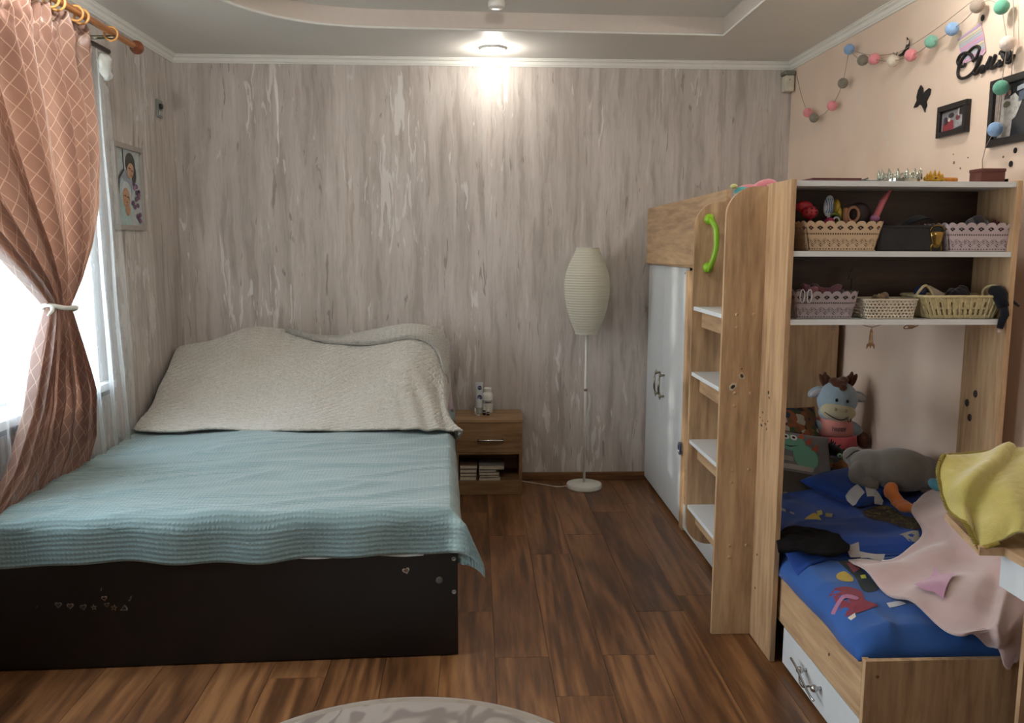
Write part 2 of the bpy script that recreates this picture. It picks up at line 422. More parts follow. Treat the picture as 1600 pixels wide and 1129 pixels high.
baseboard('baseboard_right', XR-.016, XR-.0005, YF+.001, YB-.017, basey)

# window: frame, glass, sill
wf = plain('window_plastic', 'e6e9ea', .35, var=.01)
win = struct('window_1', B(XL-.20, XL-.13, WY0, WY1, WZ0-.03, WZ0+.03), wf)
bm = bmesh.new()
box(bm, XL-.20, XL-.13, WY0, WY0+.06, WZ0+.03, WZ1); box(bm, XL-.20, XL-.13, WY1-.06, WY1, WZ0+.03, WZ1)
box(bm, XL-.20, XL-.13, WY0+.06, WY1-.06, WZ1-.06, WZ1)
struct('window_frame', bm, wf, win)
for ym in (2.45, 3.20): struct('window_mullion', B(XL-.20, XL-.125, ym-.045, ym+.045, WZ0+.03, WZ1-.06, bevel=.004), wf, win)
g = NT('window_glass'); g.t.nodes.remove(g.b); tr = g.n('ShaderNodeBsdfTransparent'); gl = g.n('ShaderNodeBsdfGlossy'); gl.inputs['Roughness'].default_value = .02
mx = g.n('ShaderNodeMixShader'); mx.inputs[0].default_value = .06; g.l(tr.outputs[0], mx.inputs[1]); g.l(gl.outputs[0], mx.inputs[2]); g.l(mx.outputs[0], g.out.inputs[0])
for ya, yb in ((WY0+.06, 2.405), (2.495, 3.155), (3.245, WY1-.06)):
    struct('window_pane', B(XL-.168, XL-.162, ya, yb, WZ0+.03, WZ1-.06), g.m, win)
struct('window_sill', B(XL-.13, XL+.045, WY0-.05, WY1+.10, WZ0-.036, WZ0, bevel=.006), wf, win)
struct('sill_shade_strip', B(XL-.001, XL+.028, WY0-.05, WY1+.09, WZ0-.06, WZ0-.037), plain('sill_shadow_board', '4a4a4a', .6), win)  # dark strip standing in for the shade below the sill
win2 = struct('added_window', B(XL-.20, XL-.13, W2Y0, W2Y1, WZ0-.03, WZ0+.03), wf)  # unseen window, added for its daylight
bm = bmesh.new(); box(bm, XL-.20, XL-.13, W2Y0, W2Y0+.06, WZ0+.03, WZ1); box(bm, XL-.20, XL-.13, W2Y1-.06, W2Y1, WZ0+.03, WZ1); box(bm, XL-.20, XL-.13, W2Y0+.06, W2Y1-.06, WZ1-.06, WZ1)
struct('window_frame', bm, wf, win2); struct('window_mullion', B(XL-.20, XL-.125, .01, .09, WZ0+.03, WZ1-.06), wf, win2)
for ya, yb in ((W2Y0+.06, .01), (.09, W2Y1-.06)): struct('window_pane', B(XL-.168, XL-.162, ya, yb, WZ0+.03, WZ1-.06), g.m, win2)
struct('window_sill', B(XL-.13, XL+.045, W2Y0-.05, W2Y1+.05, WZ0-.036, WZ0, bevel=.006), wf, win2)
# reveal lining (white)
bm = bmesh.new(); box(bm, XL-.13, XL-.001, WY1-.006, WY1-.0005, WZ0, WZ1); box(bm, XL-.13, XL-.001, WY0+.0005, WY0+.006, WZ0, WZ1); box(bm, XL-.13, XL-.001, WY0, WY1, WZ1-.006, WZ1-.0005)
struct('window_reveal', bm, plain('reveal_paint', 'dfe2e2', .6, var=.01), win)

# ------------------------------------------------------------------ outside the window
gnd = struct('ground', B(-30, XL-.35, -12, 40, -3.2, -3.0), plain('outdoor_ground', '8d9186', .9, var=.3, scale=1.2))
hs = thing('garden_shed', (-9.0, 12.0, -3.0), 'low grey slatted outbuilding seen through the sheer curtain, below the white sky', 'shed')
obj('shed_wall', B(-12, -6, 9.5, 16, -3.0, -0.4), plain('shed_paint', '4a4e54', .8), hs)
random.seed(3)
sm_ = plain('shed_slat_wood', '3c4046', .8)
for i in range(15):
    obj('slat', B(-12.05, -5.95, 9.44, 9.50, -2.95+i*.17, -2.83+i*.17), sm_, hs)
obj('shed_roof', Pr([(-12.3, -.4), (-5.7, -.4), (-9, .35)], lambda a, b, d: Vector((a, 9.2+d, b)), 7.2), plain('shed_roof_sheet', '43474c', .7, var=.2, scale=4), hs)
tr_ = thing('garden_tree', (-7.0, 22.5, -3.0), 'leafy green tree beyond the window, pale behind the sheer', 'tree')
obj('trunk', T([(-7, 22.5, -3), (-7.05, 22.5, -1.6), (-6.9, 22.6, -.4)], [.18, .14, .09]), plain('bark', '5b4a3c', .9), tr_, smooth=True)
bm = bmesh.new()
for i in range(26):
    ell(bm, (-7+random.gauss(0, .9), 22.5+random.gauss(0, .9), .5+random.gauss(0, .8)), (.7, .7, .55), seg=10)
for v in bm.verts: v.co += Vector((fnoise(v.co.x*5, v.co.y*5, v.co.z*5), fnoise(v.co.y*5, v.co.z*5, 3), fnoise(v.co.z*5, v.co.x*5, 7)))*.22
obj('foliage', bm, plain('leaf_green', '6f8f58', .8, var=.4, scale=3), tr_)

# unseen: a wall added to block the sun, a leafy tree to dapple it
struct('added_sun_wall', B(-4.7, -2.55, .62, .80, -3.0, 3.2), plain('sun_wall_render', 'b9b2a6', .9, var=.05, scale=3))
random.seed(77)
t2 = thing('leafy_tree', (-3.9, -2.4, -3.0), 'leafy tree outside the added window, beyond the left edge of view', 'tree')
obj('trunk', T([(-3.9, -2.4, -3), (-3.85, -2.45, -1), (-3.9, -2.4, 1.0), (-3.8, -2.5, 2.2)], [.13, .10, .07, .03]), plain('bark', '5b4a3c', .9), t2, smooth=True)
bm = bmesh.new()
for i in range(900):
    c = Vector((-3.75+random.gauss(0, .55), -2.35+random.gauss(0, .55), 1.75+random.gauss(0, .55)))
    a = Vector((random.gauss(0, 1), random.gauss(0, 1), random.gauss(0, 1))).normalized(); b_ = a.cross(Vector((random.gauss(0, 1), random.gauss(0, 1), random.gauss(0, 1)))).normalized()
    s_ = random.uniform(.05, .09); vs = [bm.verts.new(c+a*s_), bm.verts.new(c+b_*s_*.5), bm.verts.new(c-a*s_), bm.verts.new(c-b_*s_*.5)]; bm.faces.new(vs)
o_ = obj('foliage', bm, plain('leaf_green', '6f8f58', .8, var=.4, scale=3), t2); o_['kind'] = 'stuff'

# plant in a glass bowl on the sill
bowl = thing('glass_bowl', (XL-.06, 2.98, WZ0), 'round clear glass bowl with a green plant on the window sill', 'bowl')
gg = plain('pale_bowl_glass', 'e9f1f0', .08, var=.0, spec=.6); 
gb = [n for n in gg.node_tree.nodes if n.type == 'BSDF_PRINCIPLED'][0]; gb.inputs['Transmission Weight'].default_value = .85; gb.inputs['IOR'].default_value = 1.15
obj('bowl_body', La([(.045, 0), (.085, .02), (.125, .07), (.14, .13), (.13, .19), (.10, .235), (.07, .25), (.066, .25), (.096, .23), (.125, .188), (.135, .13), (.12, .075), (.08, .028), (.0, .02)], (XL-.06+.0, 2.98, WZ0), seg=32, sx=.45, sy=1), gg, bowl, smooth=True)
bm = bmesh.new()
for i in range(22):
    a = random.uniform(0, 2*pi); r = random.uniform(.02, .09)
    ell(bm, (XL-.06+.35*r*cos(a), 2.98+r*sin(a), WZ0+.06+random.uniform(0, .06)), (.012, .022, .012), (random.uniform(0, 2), random.uniform(0, 2), a), seg=8)
obj('leaves', bm, plain('houseplant_green', '5e9a4c', .6, var=.3), bowl, smooth=True)

# ------------------------------------------------------------------ curtains
rod = thing('curtain_rod', (-1.60, 4.25, 2.38), 'varnished wooden curtain rod with ball end and rings above the window', 'curtain rod')
rodm = wood('varnished_rod_wood', 'y', c1='7a3f20', c2='a5683a', c3='c98d55', rough=.3, across=20)
rx, rz = -1.60, 2.385
obj('pole', T([(rx, 1.2, rz), (rx, 4.19, rz)], .0145, seg=20), rodm, rod, smooth=True, angle=60)
obj('finial', La([(0, .0), (.012, .0), (.0165, .004), (.0165, .016), (.011, .020), (.022, .027), (.030, .040), (.032, .055), (.028, .071), (.017, .083), (0, .087)], (rx, 4.185, rz), seg=28, axis='y'), plain('finial_wood', '7c4326', .3, var=.25, scale=40), rod, smooth=True)
ringm = plain('ring_wood', 'c9975c', .35, var=.15)
for yy in (1.6, 1.9, 2.2, 2.5, 2.8, 3.02, 3.22, 3.28, 3.42, 3.47, 3.62, 3.67, 3.95):
    bm = bmesh.new(); tl = random.uniform(-.25, .25)
    tube(bm, [(rx+.029*cos(a), yy+tl*.03*sin(a), rz-.008+.029*sin(a)) for a in [2*pi*i/24 for i in range(24)]], .005, seg=8, closed=True)
    obj('ring', bm, ringm, rod, smooth=True)
obj('bracket', T([(XL, 3.96, rz-.02), (rx+.01, 3.96, rz-.02)], .009), darkmetal, rod, smooth=True)
rail = single('curtain_rail', T([(-1.66, 1.2, 2.325), (-1.66, 4.06, 2.325)], .011, seg=12), plain('dark_brown_rail', '3a2a22', .4), 'thin dark brown rail behind the wooden rod, holding the sheer curtain', 'curtain rail', smooth=True)

def satin():
    t = NT('brown_satin_lattice'); uv = t.n('ShaderNodeTexCoord'); s = t.n('ShaderNodeSeparateXYZ'); t.l(uv.outputs['UV'], s.inputs[0])
    u = t.math('DIVIDE', s.outputs[0], .045); v = t.math('DIVIDE', s.outputs[1], .076)
    def line(e):
        f = t.math('FRACT', e); return t.math('LESS_THAN', t.math('ABSOLUTE', t.math('SUBTRACT', f, .5)), .032)
    L = t.math('MAXIMUM', line(t.math('ADD', u, v)), line(t.math('SUBTRACT', u, v)))
    n = t.n('ShaderNodeTexNoise'); n.inputs['Scale'].default_value = 4; t.l(uv.outputs['Object'], n.inputs['Vector'])
    base = t.ramp(n.outputs[0], [(.35, '86655a'), (.65, '987668')]).outputs[0]
    col = t.mix(base, lin('d6b8a2'), t.math('MULTIPLY', L, .65))
    t.l(col, t.b.inputs['Base Color']); t.b.inputs['Roughness'].default_value = .38; t.b.inputs['Sheen Weight'].default_value = .5
    t.b.inputs['Anisotropic'].default_value = .4
    tl = t.n('ShaderNodeBsdfTranslucent'); t.l(t.mix(col, lin('b5805c'), .5), tl.inputs[0])
    mx = t.n('ShaderNodeMixShader'); mx.inputs[0].default_value = .22; t.l(t.b.outputs[0], mx.inputs[1]); t.l(tl.outputs[0], mx.inputs[2]); t.l(mx.outputs[0], t.out.inputs[0])
    t.bump(L, .3, .001)
    return t.m
ZT = 2.35; ZTIE = 1.215
def interp(tab, z):
    for (z0, *a), (z1, *b) in zip(tab, tab[1:]):
        if z <= z0 and z >= z1:
            f = (z0-z)/(z0-z1); f = f*f*(3-2*f) if False else f
            return [p+(q-p)*f for p, q in zip(a, b)]
    return list(tab[-1][1:]) if z < tab[-1][0] else list(tab[0][1:])
# height: near edge y, far edge y, fold amplitude, sideways push into the room
CT = [(2.36, 2.10, 3.76, .022, 0), (2.28, 2.10, 3.77, .034, 0), (2.0, 2.25, 3.80, .042, 0), (1.80, 2.42, 3.79, .040, 0), (1.62, 2.66, 3.74, .036, .005),
      (1.45, 2.93, 3.64, .034, .008), (1.32, 3.14, 3.53, .030, .01), (1.25, 3.235, 3.455, .024, .012), (ZTIE, 3.27, 3.42, .018, .012), (1.18, 3.25, 3.44, .022, .012),
      (1.05, 3.18, 3.50, .030, .008), (.85, 3.09, 3.60, .030, 0), (.65, 2.98, 3.64, .026, -.025), (.54, 2.86, 3.62, .013, -.045), (.50, 2.82, 3.62, .010, -.050), (.28, 2.70, 3.60, .01, -.055)]
def curtain_pt(u, v):
    z = 2.36-(2.36-.28)*v
    y0, y1, am, px_ = interp(CT, z)
    w = min(1, abs(z-ZTIE)/.3); nf = 10.5
    ph = 2*pi*nf*u + 1.3*fnoise(u*4, v*1.5)
    uu = u + .012*sin(ph*.5+1)*w
    fold = am*(sin(ph)*.8+.35*sin(ph*.43+2+2*v)+.22*sin(ph*2.3+3*v)) + .012*fnoise(u*16, v*6, 2)*w
    y = y0+(y1-y0)*uu + .010*cos(ph)*w
    gather = min(1, max(0, (z-2.20)/.06))        # small ruffles under the heading tape
    fold += gather*(.011*sin(2*pi*44*u+2*fnoise(u*30, v*30))+.008*fnoise(u*90, v*70, 5))
    z += gather*.006*fnoise(u*60, v*40, 9)
    return Vector((-1.625+px_+fold, y, z))
cur = thing('brown_curtain', (-1.62, 3.4, .28), 'brown satin curtain with gold diamond lattice, tied back at the window', 'curtain')
satinm = satin()
obj('curtain_cloth', grid(curtain_pt, 480, 170, lambda u, v: (u*2.3, v*2.08)), satinm, cur, smooth=True)
bm = bmesh.new(); tube(bm, [(-1.612+.052*cos(a), 3.345+.088*sin(a), ZTIE-.012*sin(a)+.004*sin(3*a)) for a in [2*pi*i/30 for i in range(30)]], .0085, seg=8, closed=True)
tube(bm, [(-1.60, 3.27, ZTIE+.01), (-1.585, 3.235, ZTIE-.005), (-1.59, 3.21, ZTIE-.02)], [.008, .007, .004], seg=8)
obj('tieback', bm, cloth('white_cord', 'd9d9d2'), cur, smooth=True, label='white cord tieback')

def sheer():
    t = NT('white_sheer_voile'); tr = t.n('ShaderNodeBsdfTransparent'); df = t.n('ShaderNodeBsdfDiffuse'); tl = t.n('ShaderNodeBsdfTranslucent')
    df.inputs[0].default_value = (.74, .79, .81, 1); tl.inputs[0].default_value = (.80, .86, .90, 1)
    a = t.n('ShaderNodeMixShader'); a.inputs[0].default_value = .5; t.l(df.outputs[0], a.inputs[1]); t.l(tl.outputs[0], a.inputs[2])
    m = t.coord('UV', (260, 30, 1)); n = t.n('ShaderNodeTexNoise'); n.inputs['Scale'].default_value = 1; t.l(m.outputs[0], n.inputs['Vector'])
    f = t.math('MULTIPLY_ADD', n.outputs[0], .2, .13)
    lw = t.n('ShaderNodeLayerWeight'); lw.inputs[0].default_value = .35; f = t.math('ADD', f, t.math('MULTIPLY', lw.outputs['Facing'], .30), clamp=True)
    b = t.n('ShaderNodeMixShader'); t.l(f, b.inputs[0]); t.l(tr.outputs[0], b.inputs[1]); t.l(a.outputs[0], b.inputs[2]); t.l(b.outputs[0], t.out.inputs[0])
    return t.m
def sheer_pt(u, v):
    z = 2.32-(2.32-.30)*v
    y1 = 4.06 + .11*min(1, v*1.1); y = 1.7+(y1-1.7)*u
    am = .014+.010*v
    ph = 2*pi*17*u+2.0*fnoise(u*5, v)
    return Vector((-1.682+am*sin(ph)+.006*fnoise(u*30, v*4), y+.012*cos(ph*1.0), z))
sh = thing('sheer_curtain', (-1.68, 4.0, .3), 'white sheer voile curtain hanging full length behind the brown one', 'curtain')
obj('voile', grid(sheer_pt, 300, 60, lambda u, v: (u, v)), sheer(), sh, smooth=True)
bm = bmesh.new()
ell(bm, (-1.665, 4.03, 2.26), (.02, .055, .06)); 
for v in bm.verts: v.co += Vector((fnoise(v.co.y*40, v.co.z*40), fnoise(v.co.z*40, v.co.x*40, 4), fnoise(v.co.x*40, v.co.y*40, 9)))*.016
obj('gathered_top', bm, cloth('voile_bunch', 'd5dad8'), sh, smooth=True)

# ------------------------------------------------------------------ on the left wall
pic = thing('framed_picture', (XL, 4.44, 1.53), 'grey framed picture of a mother and child with purple flowers', 'picture')
frm = plain('greige_frame', '9b938b', .5, var=.08)
y0, y1, z0, z1 = 4.255, 4.615, 1.533, 1.958; fw = .026
bm = bmesh.new()
for a in ((y0, y1, z0, z0+fw), (y0, y1, z1-fw, z1), (y0, y0+fw, z0+fw, z1-fw), (y1-fw, y1, z0+fw, z1-fw)): box(bm, XL+.0005, XL+.022, *a, bevel=.003)
obj('frame', bm, frm, pic)
obj('picture_backing', B(XL+.0005, XL+.008, y0+fw-.002, y1-fw+.002, z0+fw-.002, z1-fw+.002), plain('picture_ground', 'aeb8b8', .5), pic)
def pic_shape(name, pts, c, layer):
    bm = Pr(pts, lambda a, b, d: Vector((XL+.008+layer*.0006+d, y0+fw+a*(y1-y0-2*fw), z0+fw+b*(z1-z0-2*fw))), .0006)
    obj(name, bm, plain('print_'+c, c, .5, var=.15, scale=60), pic)
def oval(cx, cy, rx_, ry_, n=20, t=0):
    return [(cx+rx_*cos(2*pi*i/n)*cos(t)-ry_*sin(2*pi*i/n)*sin(t), cy+rx_*cos(2*pi*i/n)*sin(t)+ry_*sin(2*pi*i/n)*cos(t)) for i in range(n)]
pic_shape('printed_veil', oval(.36, .52, .30, .22), '8d95a0', 0); pic_shape('printed_robe', [(0, 0), (.55, 0), (.5, .45), (.25, .62), (.05, .45)], '9fb9b8', 1)
pic_shape('printed_hair', oval(.60, .82, .20, .15), '3f3d3b', 2); pic_shape('printed_hair', oval(.72, .70, .10, .14), '3f3d3b', 3)
pic_shape('printed_face', oval(.58, .73, .14, .10, t=.3), 'b58f74', 4); pic_shape('printed_hood', oval(.36, .42, .22, .16), 'b3bdbf', 2)
pic_shape('printed_face', oval(.36, .36, .14, .13), 'b98f70', 4); pic_shape('printed_hand', oval(.40, .20, .09, .08), 'b08463', 5)
random.seed(5)
for i in range(16): pic_shape('printed_flower', oval(.78+random.uniform(-.17, .12), .36+random.uniform(-.30, .22), .06, .035, 7), random.choice(['6d4a66', '8a6484', '54384f']), 6+i % 3)
for (a_, b_, w_, c_2) in ((.54, .76, .045, '2a2322'), (.64, .73, .045, '2a2322'), (.60, .665, .03, '7a3a3a'), (.31, .385, .04, '2a2322'), (.42, .37, .04, '2a2322'), (.37, .30, .03, '7a3a3a')): pic_shape('printed_feature', oval(a_, b_, w_, .007, 10, -.15), c_2, 7)
pic_shape('printed_line', [(.30, 1), (.33, 1), (.34, .72), (.14, .60), (.10, .40), (.07, .40), (.11, .62), (.31, .74)], '26252a', 3)

sw = thing('wall_thermostat', (XL, 4.92, 2.16), 'small grey wall switch plate high on the left wall near corner', 'switch')
obj('plate', B(XL+.0005, XL+.012, 4.882, 4.962, 2.162, 2.258, bevel=.002), plain('grey_plate', '7f8583', .45), sw)
obj('knob', La([(0, 0), (.016, 0), (.014, .014), (0, .015)], (XL+.012, 4.922, 2.222), seg=16, axis='x'), plain('dark_knob', '2c2f30', .4), sw, smooth=True)
obj('rocker', B(XL+.012, XL+.017, 4.898, 4.946, 2.172, 2.196, bevel=.001), plain('light_grey_rocker', '9fa5a2', .4), sw)

sr = thing('alarm_siren', (1.86, 5.12, 2.38), 'small white sensor box with a dark top in the ceiling corner', 'sensor')
obj('housing', B(1.836, 1.892, 5.10, 5.165, 2.375, 2.468, bevel=.008), plain('aged_white_plastic', 'c3bfae', .45), sr)
obj('housing_top', B(1.828, 1.896, 5.09, 5.168, 2.468, 2.492, bevel=.006), plain('dusty_grey_plastic', '6c6d62', .6), sr)
obj('indicator', El((1.862, 5.099, 2.440), (.004, .002, .005), seg=10), darkmetal, sr)

# ------------------------------------------------------------------ ceiling lights
for i, (x, y, e) in enumerate(SPOTS):
    lab = ['lit recessed round spotlight in the ceiling border above the back wall', 'lit recessed spotlight in the right ceiling border beyond the frame', 'lit recessed spotlight on the right behind the camera side',
           'lit spotlight added out of view under the recessed middle of the ceiling', 'lit recessed spotlight in the left ceiling border by the window'][i]
    s = thing('recessed_spotlight', (x, y, ZC), lab, 'spotlight', 'recessed ceiling spotlights')
    zz = tz if i == 3 else ZC
    obj('trim_ring', La([(.032, 0), (.036, -.006), (.044, -.006), (.050, -.001), (.050, .0), (.032, 0)], (x, y, zz), seg=32), whitep, s, smooth=True)
    em = MATS.get('lamp_glow')
    if not em:
        t = NT('lamp_glow'); e_ = t.n('ShaderNodeEmission'); e_.inputs[0].default_value = (1, .93, .82, 1); e_.inputs[1].default_value = 25; t.l(e_.outputs[0], t.out.inputs[0]); em = MATS['lamp_glow'] = t.m
    obj('bulb', La([(0, -.016), (.030, -.016), (.050, -.010), (.054, .0), (0, .001)], (x, y, zz), seg=28), em, s, smooth=True)
    obj('glass_collar', La([(.052, 0), (.060, -.010), (.072, -.012), (.078, -.006), (.080, 0)], (x, y, zz), seg=12), plain('frosted_collar', 'eeeeea', .25), s)
cl = thing('unlit_ceiling_lamp', (.103, 4.20, tz), 'small white round lamp hanging under the recessed ceiling, unlit', 'ceiling lamp')
obj('canopy', La([(0, 0), (.05, 0), (.05, -.012), (.012, -.02), (.012, -.03), (0, -.03)], (.103, 4.16, tz), seg=28), whitep, cl, smooth=True)
obj('lamp_head', La([(0, -.026), (.030, -.028), (.040, -.040), (.040, -.060), (.034, -.068), (0, -.070)], (.103, 4.16, tz), seg=28), whitep, cl, smooth=True)

# ------------------------------------------------------------------ double bed
BRZ = 0.040; BO = Vector((-.065, 2.872, 0))
def bw(x, y, z): return Vector((BO.x+x*cos(BRZ)-y*sin(BRZ), BO.y+x*sin(BRZ)+y*cos(BRZ), z))
bed = thing('double_bed', BO, 'wide double bed with a plain near-black footboard under the green coverlet', 'bed', rz=BRZ, local=True)
obj('footboard', B(-1.60, 0, -.0, .022, .004, .385, bevel=.0015), darkwood, bed)
obj('headboard', B(-1.60, .0, 2.19, 2.215, .004, .70, bevel=.0015), darkwood, bed)
obj('side_rail', B(-.022, -.001, .022, 2.19, .05, .33), darkwood, bed); obj('side_rail', B(-1.60, -1.578, .022, 2.19, .05, .33), darkwood, bed)
obj('slatted_base', B(-1.578, -.022, .022, 2.19, .24, .30), darkwood, bed)
scm = plain('screw_steel', 'a9a9a4', .3, 1.0)
for (x, z, r) in ((-.014, .361, .008), (-.014, .239, .008)):
    bm = La([(r, 0), (r, .002), (r*.8, .004), (r*.45, .003), (r*.3, .0), (0, .0)], (0, 0, 0), seg=14)
    for v in bm.verts: v.co = Vector((x+v.co.x, -v.co.z, z+v.co.y))
    obj('screw', bm, scm, bed, smooth=True)
bm = La([(.013, 0), (.013, .002), (.010, .003), (0, .003)], (0, 0, 0), seg=20)
for v in bm.verts: v.co = Vector((-.065+v.co.x, -v.co.z, .284+v.co.y))
obj('cover_cap', bm, plain('grey_cap', '55504c', .5), bed, smooth=True)
def heart(s, n=24): return [(s*.062*16*sin(t)**3, s*.062*(13*cos(t)-5*cos(2*t)-2*cos(3*t)-cos(4*t))) for t in [2*pi*i/n for i in range(n)]]
def star(s, k=5, q=.45): return [(s*(1 if i % 2 == 0 else q)*cos(pi*i/k+pi/2), s*(1 if i % 2 == 0 else q)*sin(pi*i/k+pi/2)) for i in range(2*k)]
def sticker(x, z, poly, c, rot=0, y=0.0, hollow=None):
    R = [(a*cos(rot)-b*sin(rot), a*sin(rot)+b*cos(rot)) for a, b in poly]
    obj('sticker', Pr(R, lambda a, b, d: Vector((x+a, y-.0006-d, z+b)), .0008), plain('sticker_'+c, c, .5, var=.35, scale=120), bed)
    if hollow:
        R2 = [(a*.62, b*.62) for a, b in R]
        obj('sticker', Pr(R2, lambda a, b, d: Vector((x+a, y-.0015-d, z+b)), .0006), plain('sticker_'+hollow, hollow, .5, var=.4, scale=90), bed)
def bx(px, py):
    p = at(px, py, y=2.84); q = (p-BO); return (q.x*cos(BRZ)+q.y*sin(BRZ), p.z)
for (px, py, s, c, h, kind) in ((634, 895, .013, 'b7aa98', '6a4a42', 0), (96, 940, .012, '6e6259', '35302c', 0), (114, 942, .012, '776a62', '3c302e', 0), (134, 944, .012, '5f544e', '2c2624', 0),
        (150, 945, .011, '77745a', '3c3b2a', 1), (166, 931, .010, '8a6a5e', '1c1412', 0), (170, 941, .009, '6f5c52', '2a1a18', 0), (181, 946, .012, '8b6d50', '2a1c16', 1), (196, 947, .013, '77706b', '1d1918', 2), (205, 932, .010, '6f6b66', '1a1616', 3), (161, 917, .006, '6a665f', None, 3), (63, 942, .006, '4a4745', None, 3)):
    x, z = bx(px, py)
    poly = heart(s) if kind == 0 else star(s) if kind == 1 else [(-s, -s*.6), (s, -s*.6), (s*.9, s*.2), (.2*s, s), (-.4*s, .1*s)] if kind == 2 else [(-s*.5, -s), (s*.2, -s*.8), (s*.7, s), (s*.1, s*.5)]
    sticker(x, z, poly, c, random.uniform(-.2, .3), hollow=h)

mat_w = cloth('mattress_ticking', 'cfcac0')
mt = thing('mattress', bw(-.80, 1.1, .30), 'thick mattress mostly hidden under the green coverlet of double bed', 'mattress')
bm = bmesh.new(); box(bm, -1.56, -.04, .03, 2.185, .30, .50, bevel=.045)
for v in bm.verts: v.co = bw(v.co.x, v.co.y, v.co.z)
obj('mattress_body', bm, mat_w, mt, smooth=True)
bm = bmesh.new(); tube(bm, [bw(-1.5+i*.05, -.004, .386+.004*sin(i*2.2)) for i in range(29)], .004, seg=6)
# white sheet edge peeping out along the footboard top
obj('sheet_edge', grid(lambda u, v: bw(-.56+u*.44, .020-.026*v, .392-.012*v*(1+.4*sin(u*9))+.01*(1-v)), 60, 4), cloth('grey_sheet', 'aeb1b0'), mt, smooth=True, solid=.002)
bm.free()

# green seersucker coverlet, draped over mattress, foot and right side
def seersucker():
    t = NT('green_seersucker'); uv = t.n('ShaderNodeTexCoord'); s = t.n('ShaderNodeSeparateXYZ')
    n0 = t.n('ShaderNodeTexNoise'); n0.inputs['Scale'].default_value = 9; n0.inputs['Detail'].default_value = 2; t.l(uv.outputs['UV'], n0.inputs['Vector'])
    t.l(uv.outputs['UV'], s.inputs[0])
    vv = t.math('MULTIPLY_ADD', n0.outputs[0], .010, s.outputs[1]); uu = t.math('MULTIPLY_ADD', n0.outputs[0], .02, s.outputs[0])
    rows = t.math('SINE', t.math('MULTIPLY', vv, 2*pi/.0165))
    n1 = t.n('ShaderNodeTexNoise'); n1.inputs['Scale'].default_value = 55; t.l(uv.outputs['UV'], n1.inputs['Vector'])
    puck = t.math('SINE', t.math('MULTIPLY', t.math('MULTIPLY_ADD', n1.outputs[0], .012, uu), 2*pi/.0145))
    h = t.math('ADD', t.math('MULTIPLY', rows, .6), t.math('MULTIPLY', t.math('MULTIPLY', t.math('ADD', rows, 1.0), puck), .30))
    n = t.n('ShaderNodeTexNoise'); n.inputs['Scale'].default_value = 2.5; n.inputs['Detail'].default_value = 6; t.l(uv.outputs['Object'], n.inputs['Vector'])
    base = t.ramp(n.outputs[0], [(.3, '6e8789'), (.7, '7a9396')]).outputs[0]
    hh = t.ramp(t.math('MULTIPLY_ADD', h, .4, .5), [(.0, '718a8b'), (1, '8ea6a8')]).outputs[0]
    t.l(t.mix(base, hh, .15), t.b.inputs['Base Color']); t.b.inputs['Roughness'].default_value = .78; t.b.inputs['Sheen Weight'].default_value = .35
    t.bump(h, .55, .0020); return t.m
CW, CL = 1.54, 2.18       # flat part: width, length
TOPZ = .525
def _cl(p): p.x = max(p.x, XL+.012); return p
def cover_pt(u, v):
    a = -.05+u*(CW+.05+.21)                       # from the left edge across to the hanging right side
    wob = .004*sin(a*9+1)+.003*sin(a*23)-.012*max(0, min(1, a-.7))
    b = v*(CL-.02+.175+wob*(1 if v > .9 else 0))                 # from the head towards the foot
    x = -1.57+min(a, CW); y = (CL+.005)-min(b, CL-.02)
    ea, eb = max(0, a-CW), max(0, b-(CL-.02)); el_ = max(0, -a)
    z = TOPZ
    rr = .045
    def drop(e):                                  # rounded edge, then straight down
        if e < rr*1.57: t = e/rr; return rr*sin(t), rr*(1-cos(t))
        return rr, rr+(e-rr*1.57)
    dxa, dza = drop(ea); dxb, dzb = drop(eb)
    x += dxa*.7; y -= dxb*.75
    z -= hypot(dza, dzb) if (ea > 0 and eb > 0) else dza+dzb
    if ea > 0 and eb > 0:
        k = min(ea, eb); x += .42*k*(1+1.2*ea); y -= .20*k
    if el_ > 0: z -= el_*.7
    flat = 1-min(1, (ea+eb)/.05)
    # body underneath: gentle mounds and drag wrinkles
    z += flat*(.014*fnoise(x*1.6, y*1.6, 1)+.010*sin(min(1, a/CW)*pi))
    z += flat*.0075*fnoise(x*3+y*1.2, y*9, 4)
    wr = abs(fnoise(x*2.2-y*.6, y*7-x*1.6, 8)); z += flat*.010*max(0, .22-wr)/.22*min(1, max(0, (b-.5))/.8)
    # soft gathers near the pulled right rear
    g = max(0, 1-hypot(a-1.45, b-1.0)/.55); z += flat*g*.012*sin(14*(a-1.45)+22*(b-1.0))
    if ea > .05: x += .014*sin(b*17)*min(1, ea/.15)+.02*fnoise(b*4, 1)
    if eb > .05: y += .010*sin(a*19)*min(1, eb/.13); z += .006*sin(a*5)
    return _cl(bw(x, y, z))
ssm = seersucker()
cv = single('coverlet', grid(cover_pt, 210, 230, lambda u, v: (u*1.8, v*2.35)), ssm, 'pale green seersucker coverlet spread over the double bed, corner hanging', 'coverlet', smooth=True, solid=.005)

